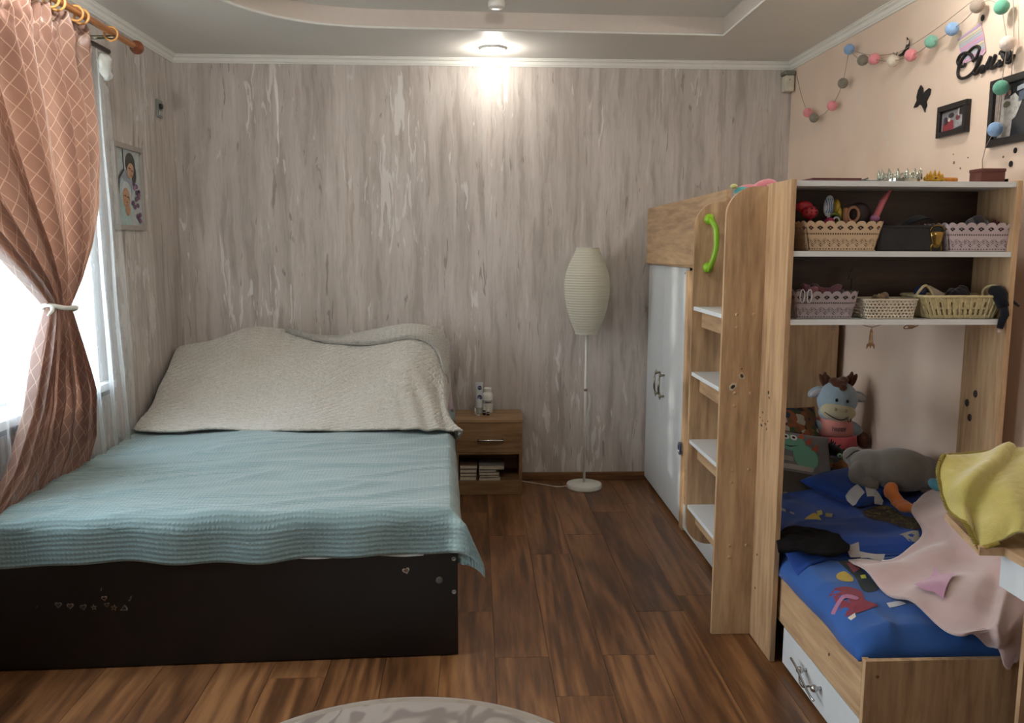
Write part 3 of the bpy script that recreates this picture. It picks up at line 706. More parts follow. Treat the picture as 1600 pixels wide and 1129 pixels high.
# pillows propped at the headboard, hidden below the fleece but for one corner
def pillow(name, c, sx, sy, th, rot, mat, label, group=None, tilt=(0, 0, 0)):
    def f(u, v, s):
        a, b = 2*u-1, 2*v-1; h = (1-abs(a)**3.2)*(1-abs(b)**3.2); h = max(0, h)**.55
        pin = 1-.06*(a*a*b*b)
        return Vector((a*sx/2*(1-.05*(1-b*b)*abs(a)), b*sy/2*(1-.05*(1-a*a)*abs(b)), s*h*th/2))
    bm = bmesh.new(); n = 26
    for s in (1, -1):
        g_ = [[bm.verts.new(f(i/n, j/n, s)) for j in range(n+1)] for i in range(n+1)]
        for i in range(n):
            for j in range(n):
                q = (g_[i][j], g_[i+1][j], g_[i+1][j+1], g_[i][j+1]); bm.faces.new(q if s > 0 else q[::-1])
    bmesh.ops.remove_doubles(bm, verts=bm.verts, dist=1e-5)
    M = Matrix.Translation(Vector(c)) @ Matrix.Rotation(rot[2], 4, 'Z') @ Matrix.Rotation(rot[1], 4, 'Y') @ Matrix.Rotation(rot[0], 4, 'X')
    for v in bm.verts: v.co = M @ v.co
    return bm
pm = cloth('pink_pillowcase', 'bfa9b2')
single('bed_pillow', pillow('', (-.44, 4.86, .70), .62, .42, .15, (radians(62), 0, .04), pm), pm, 'pale pink pillow with one corner poking out beside the dark headboard', 'pillow', smooth=True) if False else None
bmP = pillow('', (-.46, 4.90, .70), .66, .42, .13, (radians(68), 0, BRZ), pm, '')
single('bed_pillow', bmP, pm, 'pale pink pillow, one corner showing by the headboard right end', 'pillow', smooth=True)
bmP = pillow('', (-1.28, 4.88, .69), .66, .42, .13, (radians(66), 0, BRZ), pm, '')
single('bed_pillow', bmP, pm, 'pale pillow propped at the left of the headboard under the fleece', 'pillow', smooth=True)

# cream fleece blanket over the propped pillows
fleece = NT('cream_fleece'); m_ = fleece.coord(); n_ = fleece.n('ShaderNodeTexNoise'); n_.inputs['Scale'].default_value = 90; n_.inputs['Detail'].default_value = 4; fleece.l(m_.outputs[0], n_.inputs['Vector'])
uv_ = fleece.n('ShaderNodeTexCoord'); sx_ = fleece.n('ShaderNodeSeparateXYZ'); fleece.l(uv_.outputs['UV'], sx_.inputs[0])
def tri_(e): return fleece.math('ABSOLUTE', fleece.math('SUBTRACT', fleece.math('FRACT', fleece.math('DIVIDE', e, .05)), .5))
q_ = fleece.math('MINIMUM', tri_(fleece.math('ADD', sx_.outputs[0], sx_.outputs[1])), tri_(fleece.math('SUBTRACT', sx_.outputs[0], sx_.outputs[1])))
q_ = fleece.math('MINIMUM', fleece.math('MULTIPLY', q_, 4.0), 1.0)
h_ = fleece.math('ADD', fleece.math('MULTIPLY', n_.outputs[0], .8), fleece.math('MULTIPLY', q_, .75))
fleece.l(fleece.ramp(n_.outputs[0], [(.3, 'a19c8f'), (.65, 'b7b3a8')]).outputs[0], fleece.b.inputs['Base Color'])
fleece.b.inputs['Roughness'].default_value = .95; fleece.b.inputs['Sheen Weight'].default_value = .6; fleece.bump(h_, 1.0, .006)
TOPC = [(-1.735, .74), (-1.72, .845), (-1.66, .868), (-1.52, .90), (-1.31, .968), (-1.10, .948), (-.91, .905), (-.80, .908), (-.68, .930), (-.52, .962), (-.386, .978), (-.26, .970), (-.20, .935), (-.165, .862)]
def topc(x):
    for (x0, z0_), (x1, z1_) in zip(TOPC, TOPC[1:]):
        if x <= x1: f = max(0, (x-x0)/(x1-x0)); return z0_+(z1_-z0_)*f
    return TOPC[-1][1]
def prof(zt, x, yb=4.13):
    """side section of the blanket: from its lower hem on the bed up to the crest and down behind"""
    D = zt-.55
    return [(yb, .548), (yb+.12, .55+.05*D+.01), (yb+.28, .55+.24*D), (yb+.46, .55+.52*D), (yb+.62, .55+.78*D), (yb+.74, .55+.95*D), (yb+.81, zt+.002), (yb+.87, zt-.05), (yb+.89, zt-.18)]
rows = []
for i, (x, _) in enumerate(TOPC):
    zt = topc(x); yb = 4.14+.02*sin(i*1.7)
    if i == 0: yb = 4.19
    xb = x if i > 1 else (-1.68 if i == 0 else -1.66)
    r = []
    for k, (y, z) in enumerate(prof(zt, x, yb)):
        xx = x + (0 if x > -1.5 else (max(0, 1-k/5))*.045)
        if x > -.3: xx = x + (.085, .03, .0, -.008, -.010, -.006, 0, 0, 0)[k]*(1 if i == len(TOPC)-1 else .6)
        r.append((xx, y, z+.02*fnoise(x*4, k*.7)))
    rows.append(r)
last = rows[-1]
rows.append([(p[0]+.012+.012*sin(k*2.1), p[1], p[2]-(.10 if 0 < k < 7 else .004)) for k, p in enumerate(last)])
def fdisp(u, v, p):
    n = fnoise(p.x*5, p.y*5, p.z*5)*.012+fnoise(p.x*60, p.y*60, p.z*60)*.0035+fnoise(p.x*120, p.y*120, p.z*120)*.002
    # bunching at the lower right
    g = max(0, 1-hypot(p.x+.25, (p.z-.62)*1.2)/.22); n += g*.012*sin(60*p.x+35*p.z)
    return p+Vector((0, -.6*n, .8*n))
fb = patch(rows, 300, 170, fdisp, (1.65, 1.15))
from mathutils.bvhtree import BVHTree
fbvh = BVHTree.FromBMesh(fb)
single('fleece_blanket', fb, fleece.m, 'cream fleece blanket with quilted diamonds over the heaped pillows', 'blanket', smooth=True, solid=.012)
# its turned-over top flap, a second layer hanging from the crest on the right
def walk(x, s):
    """point at arc length s below the crest along the blanket's side section, and its outward normal"""
    P = [Vector((0, y, z)) for y, z in prof(topc(x), x, 4.14)]; c = 6
    if s < 0: a, b_ = P[c], P[c+1]; d = (b_-a).normalized(); return a+d*(-s), Vector((0, .3, .95))
    while c > 0:
        a, b_ = P[c], P[c-1]; L_ = (b_-a).length
        if s <= L_: d = (b_-a)/L_; return a+d*s, Vector((0, d.z, -d.y))
        s -= L_; c -= 1
    return P[0], Vector((0, 0, 1))
fr = []
for x, d in ((-1.10, .02), (-.92, .07), (-.74, .12), (-.56, .155), (-.42, .165), (-.32, .17), (-.25, .19), (-.205, .25), (-.178, .34)):
    r_ = []
    for s_, lift in ((-.07, .012), (-.02, .024), (.25*d, .030), (.6*d, .034), (.9*d, .032), (d, .016)):
        q, nn = walk(x, s_); h_2 = fbvh.ray_cast(q+Vector((x, 0, 0))+nn*.25, -nn)[0]; h_2 = h_2 if h_2 else q+Vector((x, 0, 0)); h_2 = h_2+nn*(lift+.006); r_.append(tuple(h_2))
    fr.append(r_)
q_last = fr[-1]; fr.append([(p_[0]+.022, p_[1]+.01, p_[2]-.02) for p_ in q_last]); fr.append([(p_[0]+.030, p_[1]+.03, p_[2]-.07) for p_ in q_last])
o = obj('turned_over_edge', patch(fr, 120, 30, lambda u, v, p: p+Vector((0, -.6, .8))*(fnoise(p.x*9, p.y*9, p.z*9)*.006+fnoise(p.x*60, p.y*60, p.z*60)*.003)), fleece.m, None, smooth=True, solid=.014)
fbo = [q for q in COL.objects if q.name == 'fleece_blanket'][0]
o.parent = fbo; o.location = -fbo.location

# ------------------------------------------------------------------ nightstand
ns = thing('nightstand', (.08, 4.85, 0), 'small oak nightstand with one drawer and open shelf beside bed', 'nightstand')
nk = wood('nightstand_oak', 'x', c1='76593a', c2='8f6f4c', c3='a58662', across=9); nkz = wood('nightstand_oak_upright', 'z', c1='76593a', c2='8f6f4c', c3='a58662', across=9)
N0, N1, NY0, NY1 = -.118, .272, 4.85, 5.152
obj('table_top', B(N0-.003, N1+.006, NY0-.006, NY1, .438, .456, bevel=.0015), nk, ns)
obj('side_panel', B(N0, N0+.016, NY0+.002, NY1, .002, .438, bevel=.001), nkz, ns); obj('side_panel', B(N1-.016, N1, NY0+.002, NY1, .002, .438, bevel=.001), nkz, ns)
dr = obj('drawer', B(N0+.002, N1-.002, NY0-.004, NY0+.012, .262, .434, bevel=.0015), nk, ns)
hd = T([(.015, NY0-.004, .335), (.015, NY0-.024, .335), (.022, NY0-.028, .335), (.150, NY0-.028, .335), (.157, NY0-.024, .335), (.157, NY0-.004, .335)], .0065, seg=10)
h = obj('drawer_handle', hd, chrome, dr, smooth=True); 
obj('shelf_board', B(N0+.016, N1-.016, NY0+.004, NY1, .246, .262), nk, ns)
obj('shelf_board', B(N0+.016, N1-.016, NY0+.004, NY1, .070, .086), nk, ns)
obj('plinth', B(N0+.016, N1-.016, NY0+.006, NY0+.022, .002, .070), nk, ns)
obj('back_panel', B(N0+.016, N1-.016, NY1-.006, NY1, .086, .246), nk, ns)
random.seed(21)
def book(name, x0, x1, y0, y1, z, th, c, label, group, rot=0.0):
    t = thing(name, ((x0+x1)/2, (y0+y1)/2, z), label, 'book', group, rz=rot, local=True)
    w, d = (x1-x0)/2, (y1-y0)/2
    bm = bmesh.new(); box(bm, -w, w, -d, d, 0, th*.14); box(bm, -w, w, -d, d, th*.86, th); box(bm, w-.002, w, -d, d, th*.14, th*.86)
    obj('cover', bm, plain('book_'+c, c, .5), t)
    obj('pages', B(-w+.003, w-.002, -d+.003, d-.003, th*.14, th*.86), plain('book_pages', 'cdc4b0', .8, var=.12, scale=60), t)
    return t
z = .086
ordw = ['bottom', 'second from bottom', 'middle', 'second from top', 'topmost']
for k, (th, w, c, cn) in enumerate(((.024, .098, 'a0968a', 'tan'), (.020, .100, '6d5545', 'brown'), (.022, .100, '8c8072', 'beige'), (.026, .104, '5c4437', 'dark brown'))):
    book('book', N0+.022, N0+.022+w, 4.865, 5.03, z, th, c, '%s book lying %s in the left pile inside nightstand shelf' % (cn, ['bottom', 'second from bottom', 'third from bottom', 'topmost'][k]), 'books in the nightstand left pile', random.uniform(-.01, .02)); z += th+.0008
z = .086
for k, (th, w, c, cn) in enumerate(((.018, .125, '9d9890', 'grey'), (.012, .118, '75604f', 'brown'), (.018, .120, '9a958c', 'light grey'), (.014, .104, '6d6a66', 'dark grey'), (.028, .150, '85827d', 'thick grey'))):
    book('book', .018+random.uniform(-.003, .003), .018+w, 4.862, 5.02, z, th, c, '%s book lying %s in the right pile inside nightstand shelf' % (cn, ordw[k]), 'books in the nightstand right pile', random.uniform(-.02, .02)); z += th+.0008

TZ = .456
tb = thing('cream_tube', (.020, 5.05, TZ), 'tall white and blue cosmetic tube standing on its cap on the nightstand', 'tube')
def tubebody(u, v):
    a = 2*pi*u; k = v; rx_ = .021*(1-.05*k)+.004*k; ry_ = .017*(1-k)+.0022
    return Vector((.020+rx_*cos(a), 5.05+ry_*sin(a), TZ+.035+k*.155))
obj('tube_body', grid(tubebody, 32, 12), plain('glossy_white_tube', 'c9cfd2', .3, var=.03), tb, smooth=True)
obj('tube_cap', La([(.0, 0), (.0205, 0), (.021, .004), (.0215, .036), (0, .036)], (.020, 5.05, TZ), seg=28), plain('pale_green_cap', 'a3aaa3', .35), tb, smooth=True, angle=40)
for (zc, r) in ((.155, .0125), (.098, .0145)):
    bm = bmesh.new(); bmesh.ops.create_circle(bm, cap_ends=True, segments=24, radius=r)
    for v in bm.verts: v.co = Vector((.020+.004+v.co.x, 5.05-.0135+((zc-.035)/.155)*.0115-(.0125 if False else 0.0)-.004, TZ+zc+v.co.y))
    obj('printed_logo', bm, plain('navy_print', '1e2c66', .4, var=.0), tb)
    bm = T([(.012, 5.05-.0182+((zc-.035)/.155)*.0115, TZ+zc-.002), (.020, 5.05-.0182+((zc-.035)/.155)*.0115, TZ+zc+.003), (.028, 5.05-.0182+((zc-.035)/.155)*.0115, TZ+zc-.001), (.034, 5.05-.0182+((zc-.035)/.155)*.0115, TZ+zc+.003)], .0012, seg=6)
    obj('printed_swash', bm, whitep, tb)
jr = thing('white_bottle', (.072, 5.06, TZ), 'broad white plastic bottle with wide cap on the nightstand', 'bottle')
obj('bottle_body', La([(0, 0), (.030, 0), (.033, .004), (.033, .105), (.031, .116), (.022, .130), (.020, .136), (0, .136)], (.072, 5.06, TZ), seg=36), plain('matt_white_bottle', 'd2d3ce', .4, var=.03), jr, smooth=True)
obj('bottle_cap', La([(0, .134), (.023, .134), (.024, .137), (.024, .150), (.021, .153), (0, .153)], (.072, 5.06, TZ), seg=36), whitep, jr, smooth=True, angle=40)
bm = grid(lambda u, v: Vector((.072+.0335*cos(-pi*.85+u*pi*.7), 5.06+.0335*sin(-pi*.85+u*pi*.7), TZ+.060+v*.020)), 20, 2)
obj('printed_label', bm, plain('faint_grey_print', '9a9a98', .5, var=.4, scale=260), jr, smooth=True)
bm = grid(lambda u, v: Vector((.072+.0337*cos(-pi*.65+u*pi*.35), 5.06+.0337*sin(-pi*.65+u*pi*.35), TZ+.066+v*.005)), 20, 1)
obj('printed_line', bm, plain('black_print', '28282c', .5), jr, smooth=True)
for (x, y, h, r, lab) in ((.050, 4.985, .062, .0085, 'taller small brown dropper bottle with pale cap, before the white bottle'), (.074, 4.975, .046, .0085, 'shorter small brown dropper bottle right of the taller one')):
    t = thing('dropper_bottle', (x, y, TZ), lab, 'bottle', 'small dropper bottles on the nightstand')
    obj('bottle_body', La([(0, 0), (r, 0), (r+.001, .003), (r+.001, h*.38), (r*.5, h*.5), (0, h*.5)], (x, y, TZ), seg=18), plain('dark_brown_glass', '1d1412', .15), t, smooth=True)
    obj('label_band', La([(r+.0014, h*.08), (r+.0014, h*.34)], (x, y, TZ), seg=18) if False else grid(lambda u, v: Vector((x+(r+.0013)*cos(2*pi*u), y+(r+.0013)*sin(2*pi*u), TZ+h*(.22+.14*v))), 18, 1), plain('small_label', '9a9aa0', .5), t, smooth=True)
    obj('dropper_cap', La([(0, h*.48), (r*.8, h*.48), (r*.8, h*.72), (r*.35, h*.78), (r*.3, h), (0, h)], (x, y, TZ), seg=16), whitep, t, smooth=True, angle=40)
t = thing('eye_drops', (-.003, 4.99, TZ), 'tiny white eye drop bottle with pointed cap at left on nightstand', 'bottle')
obj('bottle_body', La([(0, 0), (.008, 0), (.008, .018), (.005, .023), (0, .023)], (-.003, 4.99, TZ), seg=16), plain('milky_plastic', 'b9bab6', .4), t, smooth=True)
obj('pointed_cap', La([(0, .022), (.0065, .022), (.006, .030), (.002, .044), (0, .045)], (-.003, 4.99, TZ), seg=16), whitep, t, smooth=True)
single('small_clear_cap', La([(0, 0), (.011, 0), (.012, .003), (.009, .006), (0, .006)], (.016, 4.965, TZ), seg=20), plain('pale_cap', 'bcb8b2', .3), 'tiny round pale lid lying flat at the nightstand front', 'lid', smooth=True)

# ------------------------------------------------------------------ floor lamp
LX, LY = .660, 4.99
lp = thing('floor_lamp', (LX, LY, 0), 'white floor lamp with a ribbed rice-paper shade on a thin pole', 'lamp')
lw_ = plain('white_lamp_metal', 'd3d2ca', .4, var=.02)
obj('base', La([(0, 0), (.104, 0), (.108, .004), (.108, .022), (.104, .028), (.020, .030), (.012, .036), (0, .036)], (LX, LY, 0), seg=56), lw_, lp, smooth=True, angle=40)
obj('pole', T([(LX, LY, .03), (LX, LY, .975)], .0075, seg=16), lw_, lp, smooth=True)
obj('pole_collar', La([(.008, .945), (.016, .945), (.016, .957), (.008, .957)], (LX, LY, 0), seg=20), lw_, lp, smooth=True, angle=40)
prof_ = []
nr = 34
for i in range(nr*4+1):
    t = i/(nr*4); z = .945+t*.505
    w = [(0, .066), (.08, .083), (.18, .104), (.30, .122), (.45, .134), (.58, .1365), (.70, .129), (.82, .108), (.91, .086), (1, .066)]
    for (a, ra), (b, rb) in zip(w, w[1:]):
        if a <= t <= b: r = ra+(rb-ra)*(t-a)/(b-a); break
    ph = (t*nr) % 1
    prof_.append((r-.0035*abs(2*ph-1)**2.0*0-.0035*(1-abs(sin(pi*ph))), z))
bm = bmesh.new(); rings = []
seg = 48
for i, (r, z) in enumerate(prof_):
    rings.append([bm.verts.new((LX+(r+.0012*fnoise(i*.9, k*.7))*cos(2*pi*k/seg), LY+(r+.0012*fnoise(i*.9, k*.7, 3))*sin(2*pi*k/seg), z)) for k in range(seg)])
for a, b in zip(rings, rings[1:]):
    for k in range(seg): bm.faces.new((a[k], a[(k+1) % seg], b[(k+1) % seg], b[k]))
t = NT('rice_paper'); t.b.inputs['Base Color'].default_value = lin('d6d4c4'); t.b.inputs['Roughness'].default_value = .8
tl = t.n('ShaderNodeBsdfTranslucent'); tl.inputs[0].default_value = lin('dcd8c4'); mx = t.n('ShaderNodeMixShader'); mx.inputs[0].default_value = .3
t.l(t.b.outputs[0], mx.inputs[1]); t.l(tl.outputs[0], mx.inputs[2]); t.l(mx.outputs[0], t.out.inputs[0])
paper = t.m
obj('lamp_shade', bm, paper, lp, smooth=True)
for z, r in ((.945, .066), (1.45, .066)):
    obj('shade_ring', T([(LX+r*cos(a), LY+r*sin(a), z) for a in [2*pi*i/40 for i in range(40)]], .0025, seg=6, closed=True), lw_, lp, smooth=True)
obj('switch', La([(0, -.007), (.009, -.007), (.012, 0), (.009, .007), (0, .007)], (LX, LY-.004, .605), seg=14), plain('brown_switch', '6b4a3a', .4), lp, smooth=True)
single('lamp_cord', T(spline([Vector(p) for p in [(LX-.10, LY, .012), (.50, 5.00, .004), (.42, 5.05, .004), (.34, 5.10, .004), (.30, 5.12, .006), (.24, 5.135, .01)]], 40), .003, seg=6), plain('white_cord_plastic', 'cfcabd', .5), 'thin white cord running from the lamp base behind the nightstand', 'cord', smooth=True)

# ------------------------------------------------------------------ wardrobe under the loft bed
WX = 1.062
wd = thing('wardrobe', (1.45, 4.7, 0), 'wardrobe with two tall white doors under the loft bed', 'wardrobe')
WYa, WYb = 4.235, 5.155
obj('carcass_side', B(WX+.02, 1.86, WYa, WYa+.016, .002, 1.335, bevel=.001), oakz, wd, label='oak end panel')
obj('carcass_side', B(WX+.02, 1.86, WYb-.016, WYb, .002, 1.335), oakz, wd)
obj('carcass_top', B(WX+.02, 1.86, WYa+.016, WYb-.016, 1.318, 1.335), oakx, wd)
obj('carcass_bottom', B(WX+.02, 1.86, WYa+.016, WYb-.016, .02, .036), oakx, wd)
obj('carcass_back', B(1.85, 1.858, WYa+.016, WYb-.016, .036, 1.318), oakz, wd)
obj('front_stile', B(WX-.002, WX+.018, 4.175, 4.232, .004, 1.340, bevel=.001), oakz, wd)
ym = (WYa+WYb)/2+.02
for (a, b, hy) in ((WYa+.003, ym-.0015, ym-.055), (ym+.0015, WYb-.004, ym+.055)):
    d = obj('door', B(WX, WX+.018, a, b, .028, 1.352, bevel=.0015), whitelam, wd)
    bm = bmesh.new()
    for zz in (.622, .742):
        tube(bm, [(WX, hy, zz), (WX-.022, hy, zz)], [.006, .0075], seg=10); ell(bm, (WX-.024, hy, zz), (.009, .010, .010), seg=12)
        tube(bm, [(WX-.024, hy, zz+(.018 if zz > .7 else -.018)), (WX-.024, hy, zz)], [.003, .005], seg=8)
    tube(bm, spline([Vector(p) for p in [(WX-.024, hy, .622), (WX-.033, hy+.004, .652), (WX-.035, hy-.002, .682), (WX-.033, hy+.004, .712), (WX-.024, hy, .742)]], 16), .0048, seg=8)
    tube(bm, spline([Vector(p) for p in [(WX-.026, hy+.006, .622), (WX-.032, hy-.008, .682), (WX-.026, hy+.006, .742)]], 12), .003, seg=8)
    obj('door_handle', bm, darkmetal, d, smooth=True)
obj('door_screw', El((WX-.001, WYa+.018, 1.325), (.002, .006, .006), seg=10), plain('brown_screw_cap', '6b5c50', .4), wd)

# ------------------------------------------------------------------ loft bed: guard, ladder tower, shelf end
SX = 1.036; YS0, YS1 = 2.780, 3.000; LXL = .898
lb = thing('loft_bed', (1.40, 3.9, 0), 'oak loft bed frame with ladder steps and a shelf end', 'loft bed')
def yz(poly, x, t, mat, name, **k): return obj(name, Pr(poly, lambda a, b, d: Vector((x+d, a, b)), t), mat, lb, **k)
def xz(poly, y, t, mat, name, **k): return obj(name, Pr(poly, lambda a, b, d: Vector((a, y+d, b)), t), mat, lb, **k)
def arc(cx, cz, r, a0, a1, n=10): return [(cx+r*cos(radians(a0+(a1-a0)*i/n)), cz+r*sin(radians(a0+(a1-a0)*i/n))) for i in range(n+1)]
# upper guard board above the wardrobe: far corner rounded
yz([(3.49, 1.375), (5.10, 1.362)] + arc(5.06, 1.665-.02, .04, 0, 90, 6) + [(3.49, 1.690)], WX-.030, .018, oaky, 'guard_board')
obj('upper_deck', B(WX-.010, 1.87, 3.02, 5.15, 1.355, 1.373), oaky, lb)
obj('wall_guard_board', B(1.870, 1.888, 3.02, 5.15, 1.30, 1.60), oaky, lb)
obj('head_guard_board', B(WX-.010, 1.868, 5.130, 5.148, 1.374, 1.62), oakx, lb)
# ladder side panels facing the room
P1 = arc(LXL+.105, 1.640-.105, .105, 180, 90)
xz([(LXL, .19+.10)] + P1 + [(WX+.05, 1.640), (WX+.05, .19)] + arc(LXL+.10, .19+.10, .10, 270, 190, 8), 3.462, .018, oakz, 'ladder_panel')
P2 = arc(LXL-.008+.105, 1.668-.105, .105, 180, 90)
xz([(LXL-.008, .002)] + P2 + [(SX, 1.668), (SX, .002)], 3.000, .018, oakz, 'ladder_panel')
for z in (.366, .650, .939, 1.212):
    s = obj('step', B(LXL+.004, WX+.035, 3.019, 3.461, z-.016, z, bevel=.0015), whitelam, lb, label='white ladder step')
    obj('step_rail', B(LXL+.040, LXL+.056, 3.019, 3.461, z-.086, z-.0165), oaky, s)
gh = bmesh.new(); gx = .955
for zz in (1.372, 1.568):
    lathe(gh, [(0, 0), (.020, 0), (.022, -.006), (.018, -.018), (.010, -.026), (0, -.027)], (gx, 3.462, zz), seg=20, axis='y')
tube(gh, spline([Vector(p) for p in [(gx, 3.445, 1.366), (gx+.004, 3.412, 1.392), (gx+.014, 3.400, 1.44), (gx+.016, 3.398, 1.48), (gx+.012, 3.402, 1.53), (gx, 3.415, 1.556), (gx, 3.445, 1.572)]], 30), .0115, seg=14)
obj('grab_handle', gh, plain('lime_green_plastic', '7fae1e', .35, var=.05), lb, smooth=True, label='lime green grab handle')
# shelf end: side panels and shelves
obj('side_panel', B(SX, SX+.018, YS0, YS1+.02, .002, 1.676, bevel=.001), oakz, lb)
obj('side_panel', B(1.798, 1.816, YS0, 3.02, .002, 1.676, bevel=.001), oakz, lb)
for z, nm in ((1.672, 'shelf'), (1.442, 'shelf'), (1.214, 'shelf')):
    obj('shelf', B(SX+.0185, 1.7975, YS0+.004, YS1+.0, z-.018, z, bevel=.001), whitelam, lb)
obj('shelf_back_panel', B(SX+.018, 1.798, YS1+.001, YS1+.017, 1.196, 1.672), wood('dark_back_board', 'x', c1='2a1b15', c2='38261c', c3='463024', across=9), lb)
obj('shelf', B(1.0545, 1.7975, YS1+.020, 3.10, 1.672-.03, 1.671), whitelam, lb) if False else None
capm = plain('oak_cap', 'b29570', .4); dkcap = plain('dark_rubber_cap', '2a1f1b', .5)
for px, py in ((1151, 491), (1178, 491), (1151, 511), (1148, 614), (1173, 614), (1147, 634), (1144, 734), (1170, 733), (1143, 753), (1140, 852), (1166, 851), (1139, 870)):
    p = at(px, py, y=3.0); bm = La([(0, 0), (.006, 0), (.006, -.0015), (.004, -.003), (0, -.003)], (p.x, 3.0, p.z), seg=14, axis='y'); obj('screw_cap', bm, capm, lb, smooth=True)
for px, py in ((1183, 866), (1180, 918)):
    p = at(px, py, x=SX); obj('screw_cap', El((SX, p.y, p.z), (.002, .004, .004), seg=10), dkcap, lb)
for px, py in ((1524, 615), (1511, 629), (1515, 652)):
    p = at(px, py, x=1.798); obj('screw_cap', El((1.798, p.y, p.z), (.004, .013, .014), seg=14), dkcap, lb, smooth=True)
# sticker scraps left on the ladder panel and the side panel
def scrap(px, py, s, plane, c, hollow=None, rot=.6):
    if plane == 'y':
        p = at(px, py, y=3.0); f = lambda a, b, d: Vector((p.x+a, 3.0-.0005-d, p.z+b))
    else:
        p = at(px, py, x=SX); f = lambda a, b, d: Vector((SX-.0005-d, p.y-a*1.6, p.z+b))
    pts = [(-s, -s*.5), (-s*.3, -s*.9), (s*.9, -s*.2), (s, s*.6), (s*.1, s*.9), (-s*.8, s*.4)]
    pts = [(a*cos(rot)-b*sin(rot), a*sin(rot)+b*cos(rot)) for a, b in pts]
    obj('sticker', Pr(pts, f, .0006), plain('sticker_'+c, c, .5, var=.2, scale=80), lb)
    if hollow:
        g2 = lambda a, b, d: f(a, b, d+.0007)
        obj('sticker', Pr([(a*.55, b*.5) for a, b in pts], g2, .0006), plain('sticker_'+hollow, hollow, .5, var=.3, scale=80), lb)
scrap(1145, 604, .016, 'y', 'c8bda8', '2a2626', .3); scrap(1159, 587, .014, 'y', 'c0ad90', '3a2a24', 1.4); scrap(1159, 576, .003, 'y', '2a2020')
for px, py, s in ((1201, 613, .006), (1202, 621, .004), (1192, 644, .004), (1188, 652, .003), (1190, 664, .006), (1196, 662, .005), (1198, 670, .004), (1192, 657, .003), (1200, 658, .003)): scrap(px, py, s, 'x', '3a2c2a', None, px)

# hair tie / dark blue fabric on the wardrobe corner
hb = at(1062, 700, x=WX-.014)
t = thing('blue_hair_band', hb, 'small dark blue and white band hanging at the wardrobe edge behind steps', 'hair band')
obj('band', T([(hb.x+.008*cos(a), hb.y+.05*cos(a), hb.z+.026*sin(a)) for a in [2*pi*i/24 for i in range(24)]], .007, seg=8, closed=True), cloth('navy_band', '1d2740'), t, smooth=True)
obj('white_stitch', T([(hb.x-.010, hb.y-.04+.016*i, hb.z-.012+.005*sin(i)) for i in range(5)], .003, seg=6), cloth('white_thread', 'c8cbd0'), t, smooth=True)

# ------------------------------------------------------------------ lower bed with drawers
BX = 1.066; BY0, BY1 = 2.141, 4.225
lo = thing('lower_bed', (1.45, 3.2, 0), 'low oak bed box with white drawers under the loft bed', 'bed')
obj('side_board', B(BX, BX+.018, BY0+.0185, BY1, .152, .330, bevel=.001), oaky, lo)
obj('side_board', B(1.87, 1.885, BY0+.0185, BY1, .02, .330), oaky, lo)
obj('end_board', B(BX, 1.885, BY0, BY0+.018, .002, .330, bevel=.001), oakx if False else oakz, lo)
obj('end_board', B(BX, 1.885, BY1-.018, BY1, .002, .330), oakz, lo)
obj('bed_base', B(BX+.018, 1.87, BY0+.018, BY1-.018, .20, .215), oaky, lo)
obj('divider', B(BX+.03, 1.87, 2.80, 2.818, .01, .20), darkwood, lo)
for (a, b) in ((BY0+.020, 2.742), (3.03, BY1-.01)):
    d = obj('drawer', B(BX+.001, BX+.017, a, b, .020, .148, bevel=.001), whitelam, lo)
    hy = 2.475 if b < 3 else 3.6
    if b > 3: continue
    bm = bmesh.new(); hx = BX+.001
    for yy, s in ((hy-.058, 1), (hy+.058, -1)):
        tube(bm, [(hx, yy, .100), (hx-.020, yy, .100)], .006, seg=10); ell(bm, (hx-.022, yy, .100), (.012, .012, .012), seg=16)
    tube(bm, spline([Vector(p) for p in [(hx-.030, hy+.115, .112), (hx-.033, hy+.058, .108), (hx-.034, hy, .090), (hx-.032, hy-.058, .074), (hx-.028, hy-.075, .070)]], 24), .004, seg=8)
    tube(bm, spline([Vector(p) for p in [(hx-.022, hy+.058, .100), (hx-.036, hy+.02, .082), (hx-.036, hy-.01, .080), (hx-.026, hy-.03, .092), (hx-.022, hy-.058, .100)]], 24), .0035, seg=8)
    obj('drawer_handle', bm, chrome, d, smooth=True)
for (y, z) in ((BY0-.001, .285), (BY0-.001, .06)): obj('screw', El((BX+.035, y, z), (.005, .002, .005), seg=10), plain('brass_screw', '8a7350', .3, .8), lo)
obj('screw', El((BX-.001, 2.37, .235), (.002, .004, .005), seg=10), dkcap, lo)
mt2 = thing('child_mattress', (1.47, 3.1, .215), 'childs mattress hidden under the blue bedding of the lower bed', 'mattress')
obj('mattress_body', B(BX+.045, 1.855, BY0+.075, BY1-.035, .216, .350, bevel=.03), mat_w, mt2, smooth=True)

# ------------------------------------------------------------------ desk at the right edge
DZ = .76
dk = thing('desk', (1.55, 1.6, 0), 'oak desk corner with a white drawer front at the right edge', 'desk')
obj('desk_top', Pr([(1.240, 2.110), (1.176, 1.850), (1.232, 1.845), (1.232, 1.05), (1.885, 1.05), (1.885, 2.110)], lambda a, b, d: Vector((a, b, DZ-.020+d)), .020), oaky, dk)
d = obj('drawer', B(1.246, 1.262, 1.10, 1.875, .655, .738, bevel=.001), whitelam, dk)
obj('drawer_box', B(1.262, 1.70, 1.12, 1.86, .66, .735), oaky, dk)
obj('side_panel', B(1.440, 1.885, 2.040, 2.056, .002, DZ-.021), oakz, dk)
obj('side_panel', B(1.300, 1.885, 1.06, 1.076, .002, DZ-.021), oakz, dk)
obj('back_panel', B(1.868, 1.884, 1.076, 2.040, .30, DZ-.021), oaky, dk)

